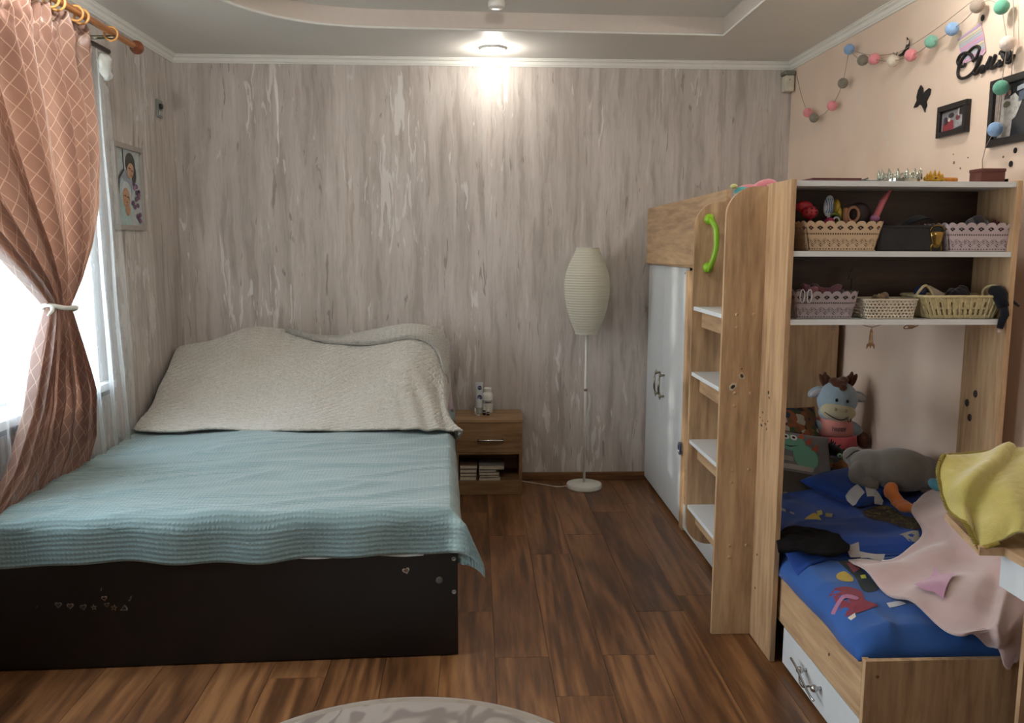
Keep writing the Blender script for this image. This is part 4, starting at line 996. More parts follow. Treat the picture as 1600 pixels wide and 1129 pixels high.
# ------------------------------------------------------------------ rug
def rugm():
    t = NT('beige_patterned_rug'); m = t.coord(scale=(3.0, 3.0, 3.0)); n = t.n('ShaderNodeTexNoise'); n.inputs['Scale'].default_value = 1.0; n.inputs['Detail'].default_value = 1.5; n.inputs['Distortion'].default_value = 1.6
    t.l(m.outputs[0], n.inputs['Vector']); s = t.math('SINE', t.math('MULTIPLY', n.outputs[0], 34.0))
    col = t.ramp(s, [(.30, 'a4978b'), (.6, '968779'), (.9, '7d6d62')]).outputs[0]; t.l(col, t.b.inputs['Base Color'])
    t.b.inputs['Roughness'].default_value = .95; t.b.inputs['Sheen Weight'].default_value = .4
    n2 = t.n('ShaderNodeTexNoise'); n2.inputs['Scale'].default_value = 400; t.l(m.outputs[0], n2.inputs['Vector']); t.bump(t.math('ADD', n2.outputs[0], t.math('MULTIPLY', s, .5)), .6, .004); return t.m
RX, RY, RA, RB = -.200, 1.913, .660, .660
rg = thing('round_rug', (RX, RY, 0), 'beige round rug with curling leaf pattern on the brown floor', 'rug')
obj('pile', La([(0, .001), (RA-.028, .001), (RA-.028, .012), (0, .012)], (RX, RY, 0), seg=120, sy=RB/RA), rugm(), rg)
obj('rug_border', La([(RA-.028, .001), (RA, .001), (RA+.002, .006), (RA-.004, .014), (RA-.024, .015), (RA-.029, .011)], (RX, RY, 0), seg=120, sy=RB/RA), cloth('rug_binding', '94887b'), rg, smooth=True)

# ------------------------------------------------------------------ bedding on the lower bed
def qz(x, y):
    """top of the blue quilt"""
    z = .392 + .018*fnoise(x*2.6, y*2.2, 3) + .010*fnoise(x*7, y*6, 5) + .012*max(0, .2-abs(fnoise(x*3+y*2, y*2-x*3, 11)))/.2
    z += .030*max(0, 1-abs(y-2.72)/.16)*max(0, 1-abs(x-1.25)/.5)*.3
    return z
QX0, QX1, QY0, QY1 = 1.058, 1.868, 2.150, 4.18
def quilt_pt(u, v):
    x = 1.060+u*.80; y = QY0+.012+v*(QY1-QY0-.012)
    e = min(1, u/.07); e2 = min(1, v/.03); z = .322+(qz(x, y)-.322)*(e**.5)*(e2**.5 if v < .03 else 1)
    x += .012*fnoise(y*6, 2)*(1-e)-.006*(1-e)
    if y > 2.80: x = max(x, 1.070+.03*min(1, (y-2.8)*8)*(1-e))
    wr = .010*sin(30*(x-.4*y)+6*fnoise(x*2, y*2))*max(0, 1-hypot(x-1.2, y-2.25)/.28)
    return Vector((x, y, z+wr*(e*e2)))
blue = cloth('blue_quilt_cotton', '2c5596', var=.10, sheen=.15, weave=500, scale=5)
qd = single('blue_quilt', grid(quilt_pt, 90, 200), blue, 'bright blue printed quilt spread over the low bed', 'quilt', smooth=True, solid=.006)
def qtop(x, y):
    u = (x-1.060)/.80; v = (y-QY0-.012)/(QY1-QY0-.012); return quilt_pt(max(0, min(1, u)), max(0, min(1, v))).z
def decal(pix, c, lift=.0015, parent=qd, zf=None, z=.40):
    """flat print sewn to the quilt: outline subdivided and laid on its surface"""
    pts = [at(px, py, z=z) for px, py in pix]
    if len(pts) > 4: q = [cat(pts[i-1], pts[i], pts[(i+1) % len(pts)], pts[(i+2) % len(pts)], k/4) for i in range(len(pts)) for k in range(4)]; pts = q
    bm = bmesh.new(); f = bm.faces.new([bm.verts.new((p.x, p.y, 0)) for p in pts]); bmesh.ops.triangulate(bm, faces=bm.faces)
    bmesh.ops.subdivide_edges(bm, edges=bm.edges, cuts=2, use_grid_fill=True)
    for v in bm.verts: v.co.x = max(v.co.x, 1.064); v.co.z = (zf or qtop)(v.co.x, v.co.y)+lift
    o = obj('printed_motif', bm, cloth('print_cloth_'+c, c, var=.06, sheen=.1), None, smooth=True)
    o.parent = parent; o.location = -parent.location; return o
decal([(1308, 896), (1320, 893), (1332, 902), (1332, 910), (1318, 910), (1308, 904)], 'b39a3e')
decal([(1276, 946), (1288, 926), (1318, 918), (1345, 925), (1352, 938), (1372, 946), (1340, 952), (1318, 950), (1306, 962), (1290, 952)], '7a3440', .002)
decal([(1290, 942), (1318, 930), (1340, 934), (1338, 938), (1318, 935), (1294, 947)], '9c6a86', .0032)
decal([(1250, 920), (1272, 910), (1282, 922), (1262, 940), (1252, 932)], 'c98a72')
decal([(1222, 868), (1230, 860), (1256, 862), (1240, 872), (1234, 896), (1224, 884)], 'b9bdb4', .002)
decal([(1226, 868), (1234, 862), (1240, 868), (1230, 876)], '3f83ac', .0035)
decal([(1310, 880), (1330, 878), (1352, 898), (1372, 920), (1350, 925), (1334, 900)], '1c2526')
decal([(1322, 884), (1334, 882), (1344, 892), (1334, 896)], '71323a', .003); decal([(1344, 900), (1352, 899), (1354, 905), (1346, 906)], 'b9b93c', .003)
decal([(1385, 942), (1406, 941), (1416, 946), (1390, 948)], 'b9b9bd', .002); decal([(1322, 952), (1336, 951), (1338, 955), (1324, 956)], 'c2b9a9', .002)

# a darker blue second quilt rumpled behind
def q2z(x, y):
    f = min(1, max(0, (y-2.70)/.10)); g = min(1, max(0, (3.95-y)/.2))
    return qtop(x, y)+.012+(.035+.02*fnoise(x*3, y*3, 9)+.014*fnoise(x*8, y*7, 2))*f*min(1, g+.3)
def quilt2_pt(u, v):
    y = 2.66+v*1.32 + .07*sin(u*2.6)*(1-v); x = 1.075+u*.775
    z = q2z(x, y) if v > .02 else qtop(x, y)+.006
    return Vector((x, y, z))
navy = cloth('navy_quilt_cotton', '1f3f85', var=.16, sheen=.1, weave=500, scale=4)
q2 = single('navy_quilt', grid(quilt2_pt, 70, 110), navy, 'darker blue quilt with yellow and grey prints, rumpled at the far part of low bed', 'quilt', smooth=True, solid=.006)
def d2(pix, c, lift=.0015): return decal(pix, c, lift, q2, q2z, .45)
random.seed(9)
for pix, c in (([(1258, 798), (1272, 792), (1280, 796), (1284, 802), (1276, 805), (1262, 804)], 'a88f35'), ([(1276, 790), (1284, 788), (1286, 794), (1279, 796)], 'a89a45'), ([(1290, 792), (1302, 793), (1300, 798), (1290, 797)], '8a7d55'),
        ([(1218, 787), (1228, 789), (1228, 793), (1219, 792)], '8f94a4'), ([(1234, 790), (1242, 791), (1241, 794), (1235, 793)], '8f94a4'), ([(1219, 760), (1232, 759), (1230, 766), (1218, 767)], '8d7a52'),
        ([(1322, 846), (1342, 842), (1346, 858), (1330, 856)], '8f8a8a'), ([(1342, 850), (1384, 855), (1380, 864), (1346, 860)], '9a9694'), ([(1405, 834), (1434, 832), (1440, 842), (1420, 842)], '8b8780')): d2(pix, c)
# patterned brown camouflage-like stretch
def paisley():
    t = NT('brown_patterned_cotton'); m = t.coord(scale=(38, 38, 38)); n = t.n('ShaderNodeTexNoise'); n.inputs['Scale'].default_value = 1; n.inputs['Detail'].default_value = 3; n.inputs['Distortion'].default_value = 1.5; t.l(m.outputs[0], n.inputs['Vector'])
    t.l(t.ramp(n.outputs[0], [(.36, '17201f'), (.46, '3a3022'), (.54, '2a2a26'), (.62, '7a6a3a'), (.7, '2c2a28')]).outputs[0], t.b.inputs['Base Color']); t.b.inputs['Roughness'].default_value = .9; return t.m
o = d2([(1350, 792), (1380, 788), (1420, 806), (1440, 822), (1430, 832), (1400, 822), (1376, 812), (1356, 806)], '2a2a26', .003); o.data.materials[0] = paisley()

# black garment lying between the quilts
bg_ = [[at(1216, 838, z=.43), at(1240, 826, z=.45), at(1275, 830, z=.445), at(1305, 838, z=.44), at(1322, 848, z=.44)],
       [at(1214, 848, z=.435), at(1240, 843, z=.448), at(1275, 846, z=.445), at(1305, 852, z=.44), at(1326, 856, z=.43)],
       [at(1216, 864, z=.43), at(1240, 862, z=.44), at(1270, 866, z=.44), at(1300, 870, z=.44), at(1322, 864, z=.425)]]
single('black_garment', patch(bg_, 50, 24, lambda u, v, p: p+Vector((0, 0, .006*fnoise(p.x*30, p.y*30)))), cloth('black_cotton', '040406', sheen=.0), 'black folded garment lying in the dip between the blue quilts', 'garment', smooth=True, solid=.012)

# folded navy pillow-like hump with white prints, left of the goose
bmP = pillow('', (1.60, 3.36, .47), .40, .30, .10, (.10, 0, .5), navy, '')
o = single('navy_cushion', bmP, navy, 'navy blue cushion with pale angular prints in front of the grey goose', 'cushion', smooth=True)
def dec_c(pix, c):
    pts = [at(px, py, z=.525) for px, py in pix]
    bm = bmesh.new(); bm.faces.new([bm.verts.new((p.x, p.y, 0)) for p in pts]); bmesh.ops.triangulate(bm, faces=bm.faces); bmesh.ops.subdivide_edges(bm, edges=bm.edges, cuts=3, use_grid_fill=True)
    ca, sa = cos(-.5), sin(-.5)
    for v in bm.verts:
        dx, dy = v.co.x-1.60, v.co.y-3.36; a = 2*(dx*ca-dy*sa)/.40; b = 2*(dx*sa+dy*ca)/.30
        hh = max(0, (1-min(1, abs(a))**3.2)*(1-min(1, abs(b))**3.2))**.55; v.co.z = .47+hh*.05+.10*(dx*sa+dy*ca)+.002
    q = obj('printed_motif', bm, cloth('print_cloth_'+c, c, var=.06, sheen=.1), None, smooth=True); q.parent = o; q.location = -o.location
dec_c([(1322, 756), (1340, 750), (1352, 756), (1334, 764)], 'aeb2bb'); dec_c([(1345, 742), (1362, 746), (1372, 756), (1356, 758)], 'b5b7ba'); dec_c([(1366, 752), (1382, 756), (1380, 761), (1368, 760)], 'a5a9b0')

# dinosaur cushion leaning by the side panel
dc = thing('dinosaur_cushion', (1.36, 3.62, .44), 'grey square cushion with a green cartoon dinosaur with red spikes', 'cushion')
def fpl(a, b):     # front plane of the cushion, a right, b up (metres)
    return CM @ Vector((a, b, 0))
CM = Matrix.Translation((1.372, 3.50, .525)) @ Matrix.Rotation(.10, 4, 'Z') @ Matrix.Rotation(radians(48), 4, 'X') @ Matrix.Rotation(-.22, 4, 'Z')
def cush(sx, sy, th):
    bm = pillow('', (0, 0, 0), sx, sy, th, (0, 0, 0), None, '')
    return bm
bm = cush(.34, .34, .09)
for v in bm.verts: v.co = CM @ v.co
obj('cushion_cover', bm, cloth('grey_velour', '77777a', var=.12), dc, smooth=True)
def cprint(poly, c, lift=.002):
    bm = bmesh.new(); bm.faces.new([bm.verts.new((a, b, 0)) for a, b in poly]); bmesh.ops.triangulate(bm, faces=bm.faces); bmesh.ops.subdivide_edges(bm, edges=bm.edges, cuts=3, use_grid_fill=True)
    for v in bm.verts:
        a, b = 2*v.co.x/.34, 2*v.co.y/.34; hh = max(0, (1-min(1, abs(a))**3.2)*(1-min(1, abs(b))**3.2))**.55
        v.co = CM @ Vector((v.co.x, v.co.y, hh*.045+lift))
    obj('printed_motif', bm, cloth('print_cloth_'+c, c, var=.05, sheen=.1), dc, smooth=True)
sh_ = lambda P, dx, dy: [(a+dx, b+dy) for a, b in P]
cprint([(-.14, -.165), (.165, -.165), (.165, -.06), (-.15, -.06)], '4c463e', .0015)
cprint(sh_(oval(0, 0, .060, .045, 16), -.02, .085), '6fa890'); cprint(sh_(oval(0, 0, .055, .060, 16, .3), .035, .02), '6fa890', .0025); cprint([(-.08, .09), (-.02, .10), (-.03, .055), (-.085, .06)], '6fa890', .0028)
for k, (a, b) in enumerate(((.02, .135), (.05, .11), (.075, .08))): cprint([(a-.014, b-.02), (a+.022, b+.022), (a+.016, b-.024)], 'b4593f', .003+.0004*k)
for a in (-.045, -.010): cprint(sh_(oval(0, 0, .016, .016, 12), a, .112), 'e6e6e0', .0036); cprint(sh_(oval(0, 0, .007, .007, 10), a, .112), '15181c', .0044)
cprint([(-.07, .066), (-.03, .058), (.01, .072), (-.03, .064)], '1f2a28', .0046)
cprint([(-.12, -.05), (.06, -.05), (.07, -.028), (-.12, -.025)], 'a2a09a', .003); cprint([(-.12, -.010), (-.02, -.012), (-.02, .012), (-.12, .012)], '95948e', .0032)

# patchwork pillow with teddy print behind
t = NT('patchwork_print'); m = t.coord(scale=(34, 34, 34)); v_ = t.n('ShaderNodeTexVoronoi'); v_.inputs['Scale'].default_value = 1.0; t.l(m.outputs[0], v_.inputs['Vector'])
s3 = t.n('ShaderNodeSeparateColor'); t.l(v_.outputs['Color'], s3.inputs[0])
t.l(t.ramp(s3.outputs[0], [(.0, '33271f'), (.25, '8a5030'), (.42, '22364a'), (.6, '6c4a2c'), (.74, 'a9a191'), (.85, '3b4a2c'), (1, '231c1a')]).outputs[0], t.b.inputs['Base Color']); t.b.inputs['Roughness'].default_value = .9
for nd in t.t.nodes:
    if nd.type == 'VALTORGB': nd.color_ramp.interpolation = 'CONSTANT'
patchm = t.m
single('patchwork_pillow', pillow('', (1.54, 3.66, .465), .34, .30, .09, (radians(14), 0, -.15), None, ''), patchm, 'pillow with a busy brown, blue and orange pattern below the cow toy', 'pillow', smooth=True)
single('teddy_fabric', pillow('', (1.655, 3.55, .49), .16, .12, .07, (radians(20), 0, .6), None, ''), cloth('orange_brown_plush', '8a5a35', var=.35, scale=50), 'small orange brown plush scrap lying right of the busy patterned pillow', 'plush toy', smooth=True)
single('pillow_behind_cushion', pillow('', (1.40, 3.85, .56), .50, .34, .12, (radians(50), 0, .05), None, ''), patchm, 'busy patterned pillow standing behind the dinosaur cushion, top edge showing', 'pillow', smooth=True)

# ------------------------------------------------------------------ plush cow
CX, CY = 1.735, 3.93
_n0 = len(COL.objects)
cow = thing('cow_plush', (CX, CY, .46), 'light blue plush cow with pink bib sitting against the wall corner', 'plush toy')
pb = cloth('pale_blue_plush', '9db4c2', var=.05, sheen=.5, weave=300, bump=.4, dist=.002); pw = cloth('cream_plush', 'd0c8a8', var=.05, sheen=.5, weave=300, bump=.4, dist=.002)
pbr = cloth('brown_plush', '5c3626', var=.15, sheen=.4, weave=300, bump=.4, dist=.002); pk = cloth('salmon_plush', 'd58f86', var=.04, sheen=.4); pdk = cloth('coral_plush', 'cf5f68', var=.05, sheen=.4)
blob('body', [((CX, CY+.02, .57), (.105, .075, .10)), ((CX, CY+.02, .655), (.06, .05, .05)), ((CX-.095, CY-.005, .635), (.045, .035, .03), (0, .5, 0)), ((CX+.085, CY-.01, .620), (.055, .038, .032), (0, .65, 0))], pb, cow)
blob('head', [((CX-.005, CY-.015, .765), (.098, .078, .092)), ((CX-.005, CY-.010, .70), (.085, .07, .05))], pb, cow)
blob('muzzle', [((CX-.018, CY-.060, .715), (.088, .048, .047), (0, .14, 0))], pw, cow, voxel=.005)
# bib in two tones
def bib(u, v, z0, z1, w0, w1, d=0):
    z = z1+(z0-z1)*v; w = w1+(w0-w1)*v; a = (u-.5)*pi*1.05
    return Vector((CX-.005+w*sin(a), CY+.02-(.068+.030*sin(pi*min(1, .25+.7*v)))*cos(a)-d, z))
obj('bib_top', grid(lambda u, v: bib(u, v, .590, .675, .108, .070), 28, 8), pk, cow, smooth=True, solid=.006)
obj('bib_bottom', grid(lambda u, v: bib(u, v, .480, .592, .118, .109, .001), 28, 10), pdk, cow, smooth=True, solid=.006)
blob('legs', [((CX-.06, CY-.03, .50), (.06, .06, .04)), ((CX+.06, CY-.03, .50), (.06, .06, .04))], pdk, cow)
obj('hoof', El((CX-.135, CY-.015, .600), (.028, .028, .036), (0, .6, 0)), pbr, cow, smooth=True); obj('hoof', El((CX+.125, CY-.025, .570), (.034, .030, .044), (0, -.5, 0)), pbr, cow, smooth=True)
for s in (-1, 1):
    obj('ear', El((CX+s*.105, CY-.0, .800-.012*(s > 0)*2), (.042, .016, .024), (0, s*.45, 0)), pb, cow, smooth=True)
    obj('ear_lining', El((CX+s*.107, CY-.010, .799-.024*(s > 0)), (.034, .010, .016), (0, s*.45, 0)), cloth('white_plush', 'cfd0d0'), cow, smooth=True)
    bm = bmesh.new()
    for k, (dx, dz, ln) in enumerate(((0, 0, .06), (.016*s, -.006, .055), (-.014*s, .0, .045))): ell(bm, (CX+s*.062+dx, CY+.0, .862+dz), (.012, .012, ln*.62), (0, s*(.12+.25*k), 0), seg=10)
    obj('horn', bm, pbr, cow, smooth=True)
blob('hair_tuft', [((CX-.012, CY-.045, .845), (.036, .026, .024)), ((CX-.03, CY-.03, .858), (.026, .02, .018)), ((CX+.012, CY-.03, .862), (.026, .022, .018)), ((CX-.006, CY-.075, .832), (.020, .012, .018))], pbr, cow, voxel=.004)
eye = plain('black_eye', '121216', .15)
for ex, ez in ((-.040, .775), (.012, .770)): obj('eye', El((CX+ex, CY-.090, ez), (.0075, .005, .0085), seg=12), eye, cow, smooth=True)
obj('nostril', El((CX-.050, CY-.106, .735), (.007, .004, .009), seg=10), cloth('tan_thread', '9b947a'), cow, smooth=True); obj('nostril', El((CX-.002, CY-.109, .728), (.007, .004, .009), seg=10), cloth('tan_thread', '9b947a'), cow, smooth=True)
sm3 = [(CX-.092+.135*i/16, CY-.109+.028*abs(i/16-.5)**2*4, .718-.040*sin(pi*i/16*.9)+.012*i/16) for i in range(17)]
obj('smile', T(sm3, .0022, seg=6), blackm, cow, smooth=True)
obj('tongue_outline', T([(CX+.006, CY-.113, .690), (CX+.010, CY-.113, .675), (CX+.022, CY-.110, .676), (CX+.024, CY-.108, .690)], .002, seg=6), blackm, cow, smooth=True)
def text_mesh(s, size, name='text'):
    cu = bpy.data.curves.new(name, 'FONT'); cu.body = s; cu.size = size; cu.extrude = .0004; cu.align_x = 'CENTER'
    o = bpy.data.objects.new(name, cu); COL.objects.link(o); dg = bpy.context.evaluated_depsgraph_get(); me = bpy.data.meshes.new_from_object(o.evaluated_get(dg))
    bpy.data.objects.remove(o); bm = bmesh.new(); bm.from_mesh(me); bpy.data.meshes.remove(me); return bm
bm = text_mesh('happy', .030)
for v in bm.verts:
    a = v.co.x/.075; v.co = Vector((CX-.018+v.co.x, CY-.0745-.006+.5*v.co.x**2/.11-v.co.z+.012*(1-cos(a))-.008, .628+v.co.y))
obj('embroidered_word', bm, plain('embroidery_thread', '5a4a52', .8), cow)

# small black toy with green eyes on the cow's lap
bt = thing('black_toy', (1.655, 3.72, .55), 'small fluffy black toy with two pale green eyes below the cow', 'plush toy')
bm = bmesh.new(); ell(bm, (1.655, 3.74, .585), (.065, .045, .026), (0, .35, 0), seg=24)
for i in range(40):
    a = random.uniform(0, 2*pi); c = Vector((1.655+.06*cos(a), 3.74+.03*random.uniform(-1, 1), .585+.022*sin(a)-.35*.06*cos(a))); d = (c-Vector((1.655, 3.74, .575))).normalized()
    tube(bm, [c, c+d*.014, c+d*.026], [.004, .003, .0005], seg=5)
obj('body', bm, cloth('black_fluff', '0b0b10'), bt, smooth=True)
obj('eye', El((1.678, 3.693, .566), (.011, .006, .010), seg=14), plain('pale_green_eye', '9ed0a4', .3), bt, smooth=True); obj('eye', El((1.706, 3.695, .561), (.011, .006, .010), seg=14), plain('pale_green_eye', '9ed0a4', .3), bt, smooth=True)
for s in (0, 1): obj('pupil', El((1.677+s*.028, 3.687, .566-.005*s), (.0035, .002, .004), seg=8), eye, bt)

for q in ('cow_plush',):
    cow.location.z -= .030
bt.location += at(1303, 703, y=3.60)-Vector((1.672, 3.74, .578))
# ------------------------------------------------------------------ grey plush goose
GX, GY, GZ = 1.695, 3.28, .560
gs = thing('goose_plush', (GX, GY, .44), 'grey plush goose lying down with orange legs', 'plush toy')
pg = cloth('grey_plush', '6f6a62', var=.08, sheen=.5, weave=250, bump=.5, dist=.003)
blob('body', [((GX+.03, GY, GZ+.0), (.150, .105, .088), (0, .12, 0)), ((GX-.085, GY+.02, GZ+.010), (.085, .085, .070)), ((GX+.13, GY+.0, GZ-.012), (.09, .08, .068), (0, .2, 0)),
      ((GX-.105, GY+.05, GZ+.022), (.06, .05, .045)), ((GX-.120, GY+.09, GZ+.035), (.050, .042, .040))], pg, gs, voxel=.007)
blob('wing', [((GX-.140, GY-.010, GZ-.005), (.045, .035, .055), (0, .5, 0)), ((GX-.110, GY-.03, GZ-.045), (.045, .03, .035), (0, .6, 0))], pg, gs, voxel=.006)
lgm = cloth('orange_plush', 'c8743a', var=.05, sheen=.4)
l1 = at(1392, 766, y=3.19); l2 = at(1402, 783, y=3.16); l3 = at(1417, 793, y=3.10); l4 = at(1436, 797, y=3.06)
blob('leg', [(l1, (.028, .026, .036), (0, .2, 0)), ((l1+l2)/2, (.024, .024, .035), (0, -.5, 0)), (l2, (.026, .026, .030)), ((l2+l3)/2, (.036, .028, .020)), (l3, (.040, .030, .020)), (l4, (.036, .030, .018))], lgm, gs, voxel=.005)
bk = at(1345, 712, y=3.36)
obj('beak', El(bk, (.030, .026, .020), (0, .4, .4)), cloth('beige_plush', 'a89a84'), gs, smooth=True)
obj('ribbon', T(spline([Vector(at(*p, y=3.33)) for p in [(1322, 716), (1334, 706), (1346, 704), (1342, 714), (1336, 712), (1346, 704), (1350, 708)]], 24), .0022, seg=6), blackm, gs, smooth=True)

# ------------------------------------------------------------------ pink blanket
A = at
rows = [
 [A(1432, 782, z=.47), A(1424, 800, z=.49), A(1440, 838, z=.455), A(1395, 866, z=.44), A(1326, 868, z=.425)],
 [A(1455, 765, z=.50), A(1452, 800, z=.52), A(1462, 840, z=.48), A(1420, 880, z=.455), A(1350, 893, z=.425)],
 [A(1490, 760, z=.52), A(1492, 810, z=.54), A(1492, 860, z=.48), A(1460, 905, z=.462), A(1400, 930, z=.425)],
 [A(1540, 770, z=.54), A(1540, 830, z=.55), A(1530, 885, z=.48), A(1505, 935, z=.468), A(1455, 962, z=.425)],
 [A(1590, 790, z=.54), A(1575, 850, z=.54), A(1560, 910, z=.48), A(1545, 958, z=.462), A(1505, 994, z=.42)],
 [A(1640, 800, z=.53), A(1612, 870, z=.53), A(1583, 930, z=.48), A(1562, 985, z=.45), Vector((1.405, 2.128, .385))],
 [A(1680, 820, z=.50), A(1650, 900, z=.50), A(1604, 945, z=.46), A(1584, 990, z=.42), Vector((1.440, 2.118, .325))],
 [A(1720, 840, z=.47), A(1690, 920, z=.46), A(1620, 965, z=.43), Vector((1.500, 2.120, .395)), Vector((1.475, 2.116, .335))]]
def pdisp(u, v, p):
    f = .010*sin(26*v+5*u+3*fnoise(u*3, v*3))*(.4+u) + .008*fnoise(p.x*9, p.y*9)
    hem = max(0, (v-.93)/.07); q = p+Vector((0, 0, f+.010*sin(pi*hem))); q.x = min(q.x, XR-.012); return q
pinkb = cloth('dusty_pink_fleece', 'b59c98', var=.05, sheen=.6, weave=350, bump=.4, dist=.002)
pbk = single('pink_blanket', patch(rows, 90, 90, pdisp), pinkb, 'dusty pink fleece blanket with a pink star, slipping over the low bed end', 'blanket', smooth=True, solid=.008)
# star-shaped applique in darker pink
pts = [A(a+12, b-12, z=.455) for a, b in ((1415, 927), (1430, 921), (1442, 917), (1449, 904), (1456, 918), (1480, 920), (1470, 934), (1461, 952), (1447, 943), (1429, 938))]
bm = bmesh.new(); bm.faces.new([bm.verts.new((q.x, q.y, 0)) for q in pts]); bmesh.ops.triangulate(bm, faces=bm.faces); bmesh.ops.subdivide_edges(bm, edges=bm.edges, cuts=3, use_grid_fill=True)
from mathutils.bvhtree import BVHTree
tv = [v.co.copy()+pbk.location for v in pbk.data.vertices]; bvh = BVHTree.FromPolygons(tv, [tuple(p.vertices) for p in pbk.data.polygons])
for v in bm.verts:
    x, y = v.co.x, v.co.y; h = bvh.ray_cast(Vector((x, y, 1.2)), Vector((0, 0, -1)))
    v.co = Vector((x, y, (h[0].z if h[0] else .47)+.013))
o = obj('star_patch', bm, cloth('rose_fleece', 'b0809a', sheen=.5), None, smooth=True); o.parent = pbk; o.location = -pbk.location

# ------------------------------------------------------------------ yellow blanket and white cloth on the desk
rows = [
 [(1.262, 2.118, .768), (1.32, 2.122, .77), (1.42, 2.122, .77), (1.55, 2.12, .77), (1.72, 2.11, .77)],
 [A(1481, 716, y=2.112), A(1512, 714, y=2.115), A(1560, 712, y=2.115), A(1600, 704, y=2.11), A(1680, 690, y=2.10)],
 [A(1468, 736, y=2.085), A(1505, 738, y=2.055), A(1555, 728, y=2.04), A(1605, 712, y=2.03), A(1685, 702, y=2.02)],
 [A(1473, 768, y=2.045), A(1500, 764, y=2.00), A(1550, 752, y=1.97), A(1608, 745, y=1.96), A(1688, 742, y=1.95)],
 [A(1485, 800, y=2.005), A(1512, 795, y=1.965), A(1560, 785, y=1.92), A(1612, 785, y=1.90), A(1690, 785, y=1.90)],
 [A(1506, 828, y=1.93), A(1530, 822, y=1.90), A(1568, 818, y=1.87), A(1612, 815, y=1.86), A(1690, 815, y=1.86)],
 [A(1530, 853, y=1.865), A(1538, 855, y=1.860), A(1560, 848, y=1.850), A(1598, 836, y=1.84), A(1680, 836, y=1.84)]]
def ydisp(u, v, p):
    w_ = u+.9*v-.75; f = .030*math.exp(-(w_/.10)**2)-.018*math.exp(-((w_-.22)/.12)**2)+.012*math.exp(-((u-.25*v-.45)/.06)**2)*v+.010*fnoise(p.x*9, p.y*9, p.z*9)+.002*fnoise(p.x*70, p.y*70, p.z*70)
    return p+Vector((-.1*f, -.5*f, .7*f))
yb_ = patch(rows, 100, 90, ydisp)
ym_ = cloth('yellow_fleece', 'ac9f56', var=.06, sheen=.6, weave=300, bump=.5, dist=.003)
# stitched hem follows the outline
rr_ = [spline([Vector(q) for q in r_], 100) for r_ in rows]
cp_t = lambda i, j: ydisp(i/100, j/90, spline([r_[i] for r_ in rr_], 90)[j])
hem = [cp_t(i, 15)+Vector((0, -.002, .008)) for i in range(60, 0, -2)] + [cp_t(0, j)+Vector((-.004, -.002, .004)) for j in range(15, 91, 2)] + [cp_t(i, 90)+Vector((0, -.004, .003)) for i in range(2, 50, 2)]
yo = single('yellow_blanket', yb_, ym_, 'yellow fleece blanket with overlocked hem heaped on the desk corner', 'blanket', smooth=True, solid=.007)
bm = bmesh.new(); tube(bm, hem, .0035, seg=6)
for i in range(1, len(hem)-1):
    for f_ in (0, .5):
        q = hem[i].lerp(hem[i+1], f_); dd = (hem[i+1]-hem[i]).normalized(); sd = dd.cross(Vector((-.3, -.6, .7))).normalized()*.008; tube(bm, [q-sd*.3+Vector((0, -.002, .002)), q+sd+Vector((0, -.002, .002))], .0017, seg=4)
o = obj('stitched_hem', bm, cloth('olive_thread', '857430', sheen=.1), None, smooth=True); o.parent = yo; o.location = -yo.location
bmW = bmesh.new(); ell(bmW, (1.325, 1.745, .795), (.080, .085, .058), seg=40)
for v in bmW.verts: v.co += Vector((fnoise(v.co.x*9, v.co.y*9, v.co.z*9), fnoise(v.co.y*9, v.co.z*9, 3), fnoise(v.co.z*9, v.co.x*9, 6)))*.03; v.co.z = max(v.co.z, DZ+.002)
single('white_cloth', bmW, cloth('white_terry', 'c2c5c6', sheen=.5, bump=.5, weave=300, dist=.003), 'crumpled white cloth on the desk edge in front of the yellow blanket', 'cloth', smooth=True)
single('teal_scrap', El(A(1463, 757, y=2.9), (.03, .03, .02), (0.3, .4, 0)), cloth('teal_cotton', '3f7886'), 'bit of teal fabric peeking out between goose and yellow blanket', 'cloth', smooth=True)

# ------------------------------------------------------------------ shelf contents
def rrect(u, w, d, r=.02):
    """point on a rounded rectangle's rim, u 0..1"""
    L = 2*(w+d); s = (u % 1)*L
    if s < w: x, y = -w/2+s, -d/2
    elif s < w+d: x, y = w/2, -d/2+(s-w)
    elif s < 2*w+d: x, y = w/2-(s-w-d), d/2
    else: x, y = -w/2, d/2-(s-2*w-d)
    m = (abs(2*x/w)**8+abs(2*y/d)**8)**(1/8); return x/max(m, 1), y/max(m, 1)
def lace_hole(cells):
    def h(u, v):
        f = (u*cells) % 1; c = abs(f-.5)*2
        if v > .86+.14*(1-c**2)**.5: return True
        if v > .66:
            d = c+abs(v-.775)/.12
            return .20 < d < .70 and c > .05
        if .545 < v < .60: return (u*cells*4) % 1 < .5
        if .14 < v < .42:
            g_ = (u*cells*1.0) % 1; tz_ = abs(g_-.5)*.26
            for o_ in (.15, .22, .29):
                if abs(v-o_-tz_) < .014 and (u*cells*7) % 1 > .25: return True
            return False
        if .03 < v < .075: return (u*cells*3) % 1 < .45
        return False
    return h
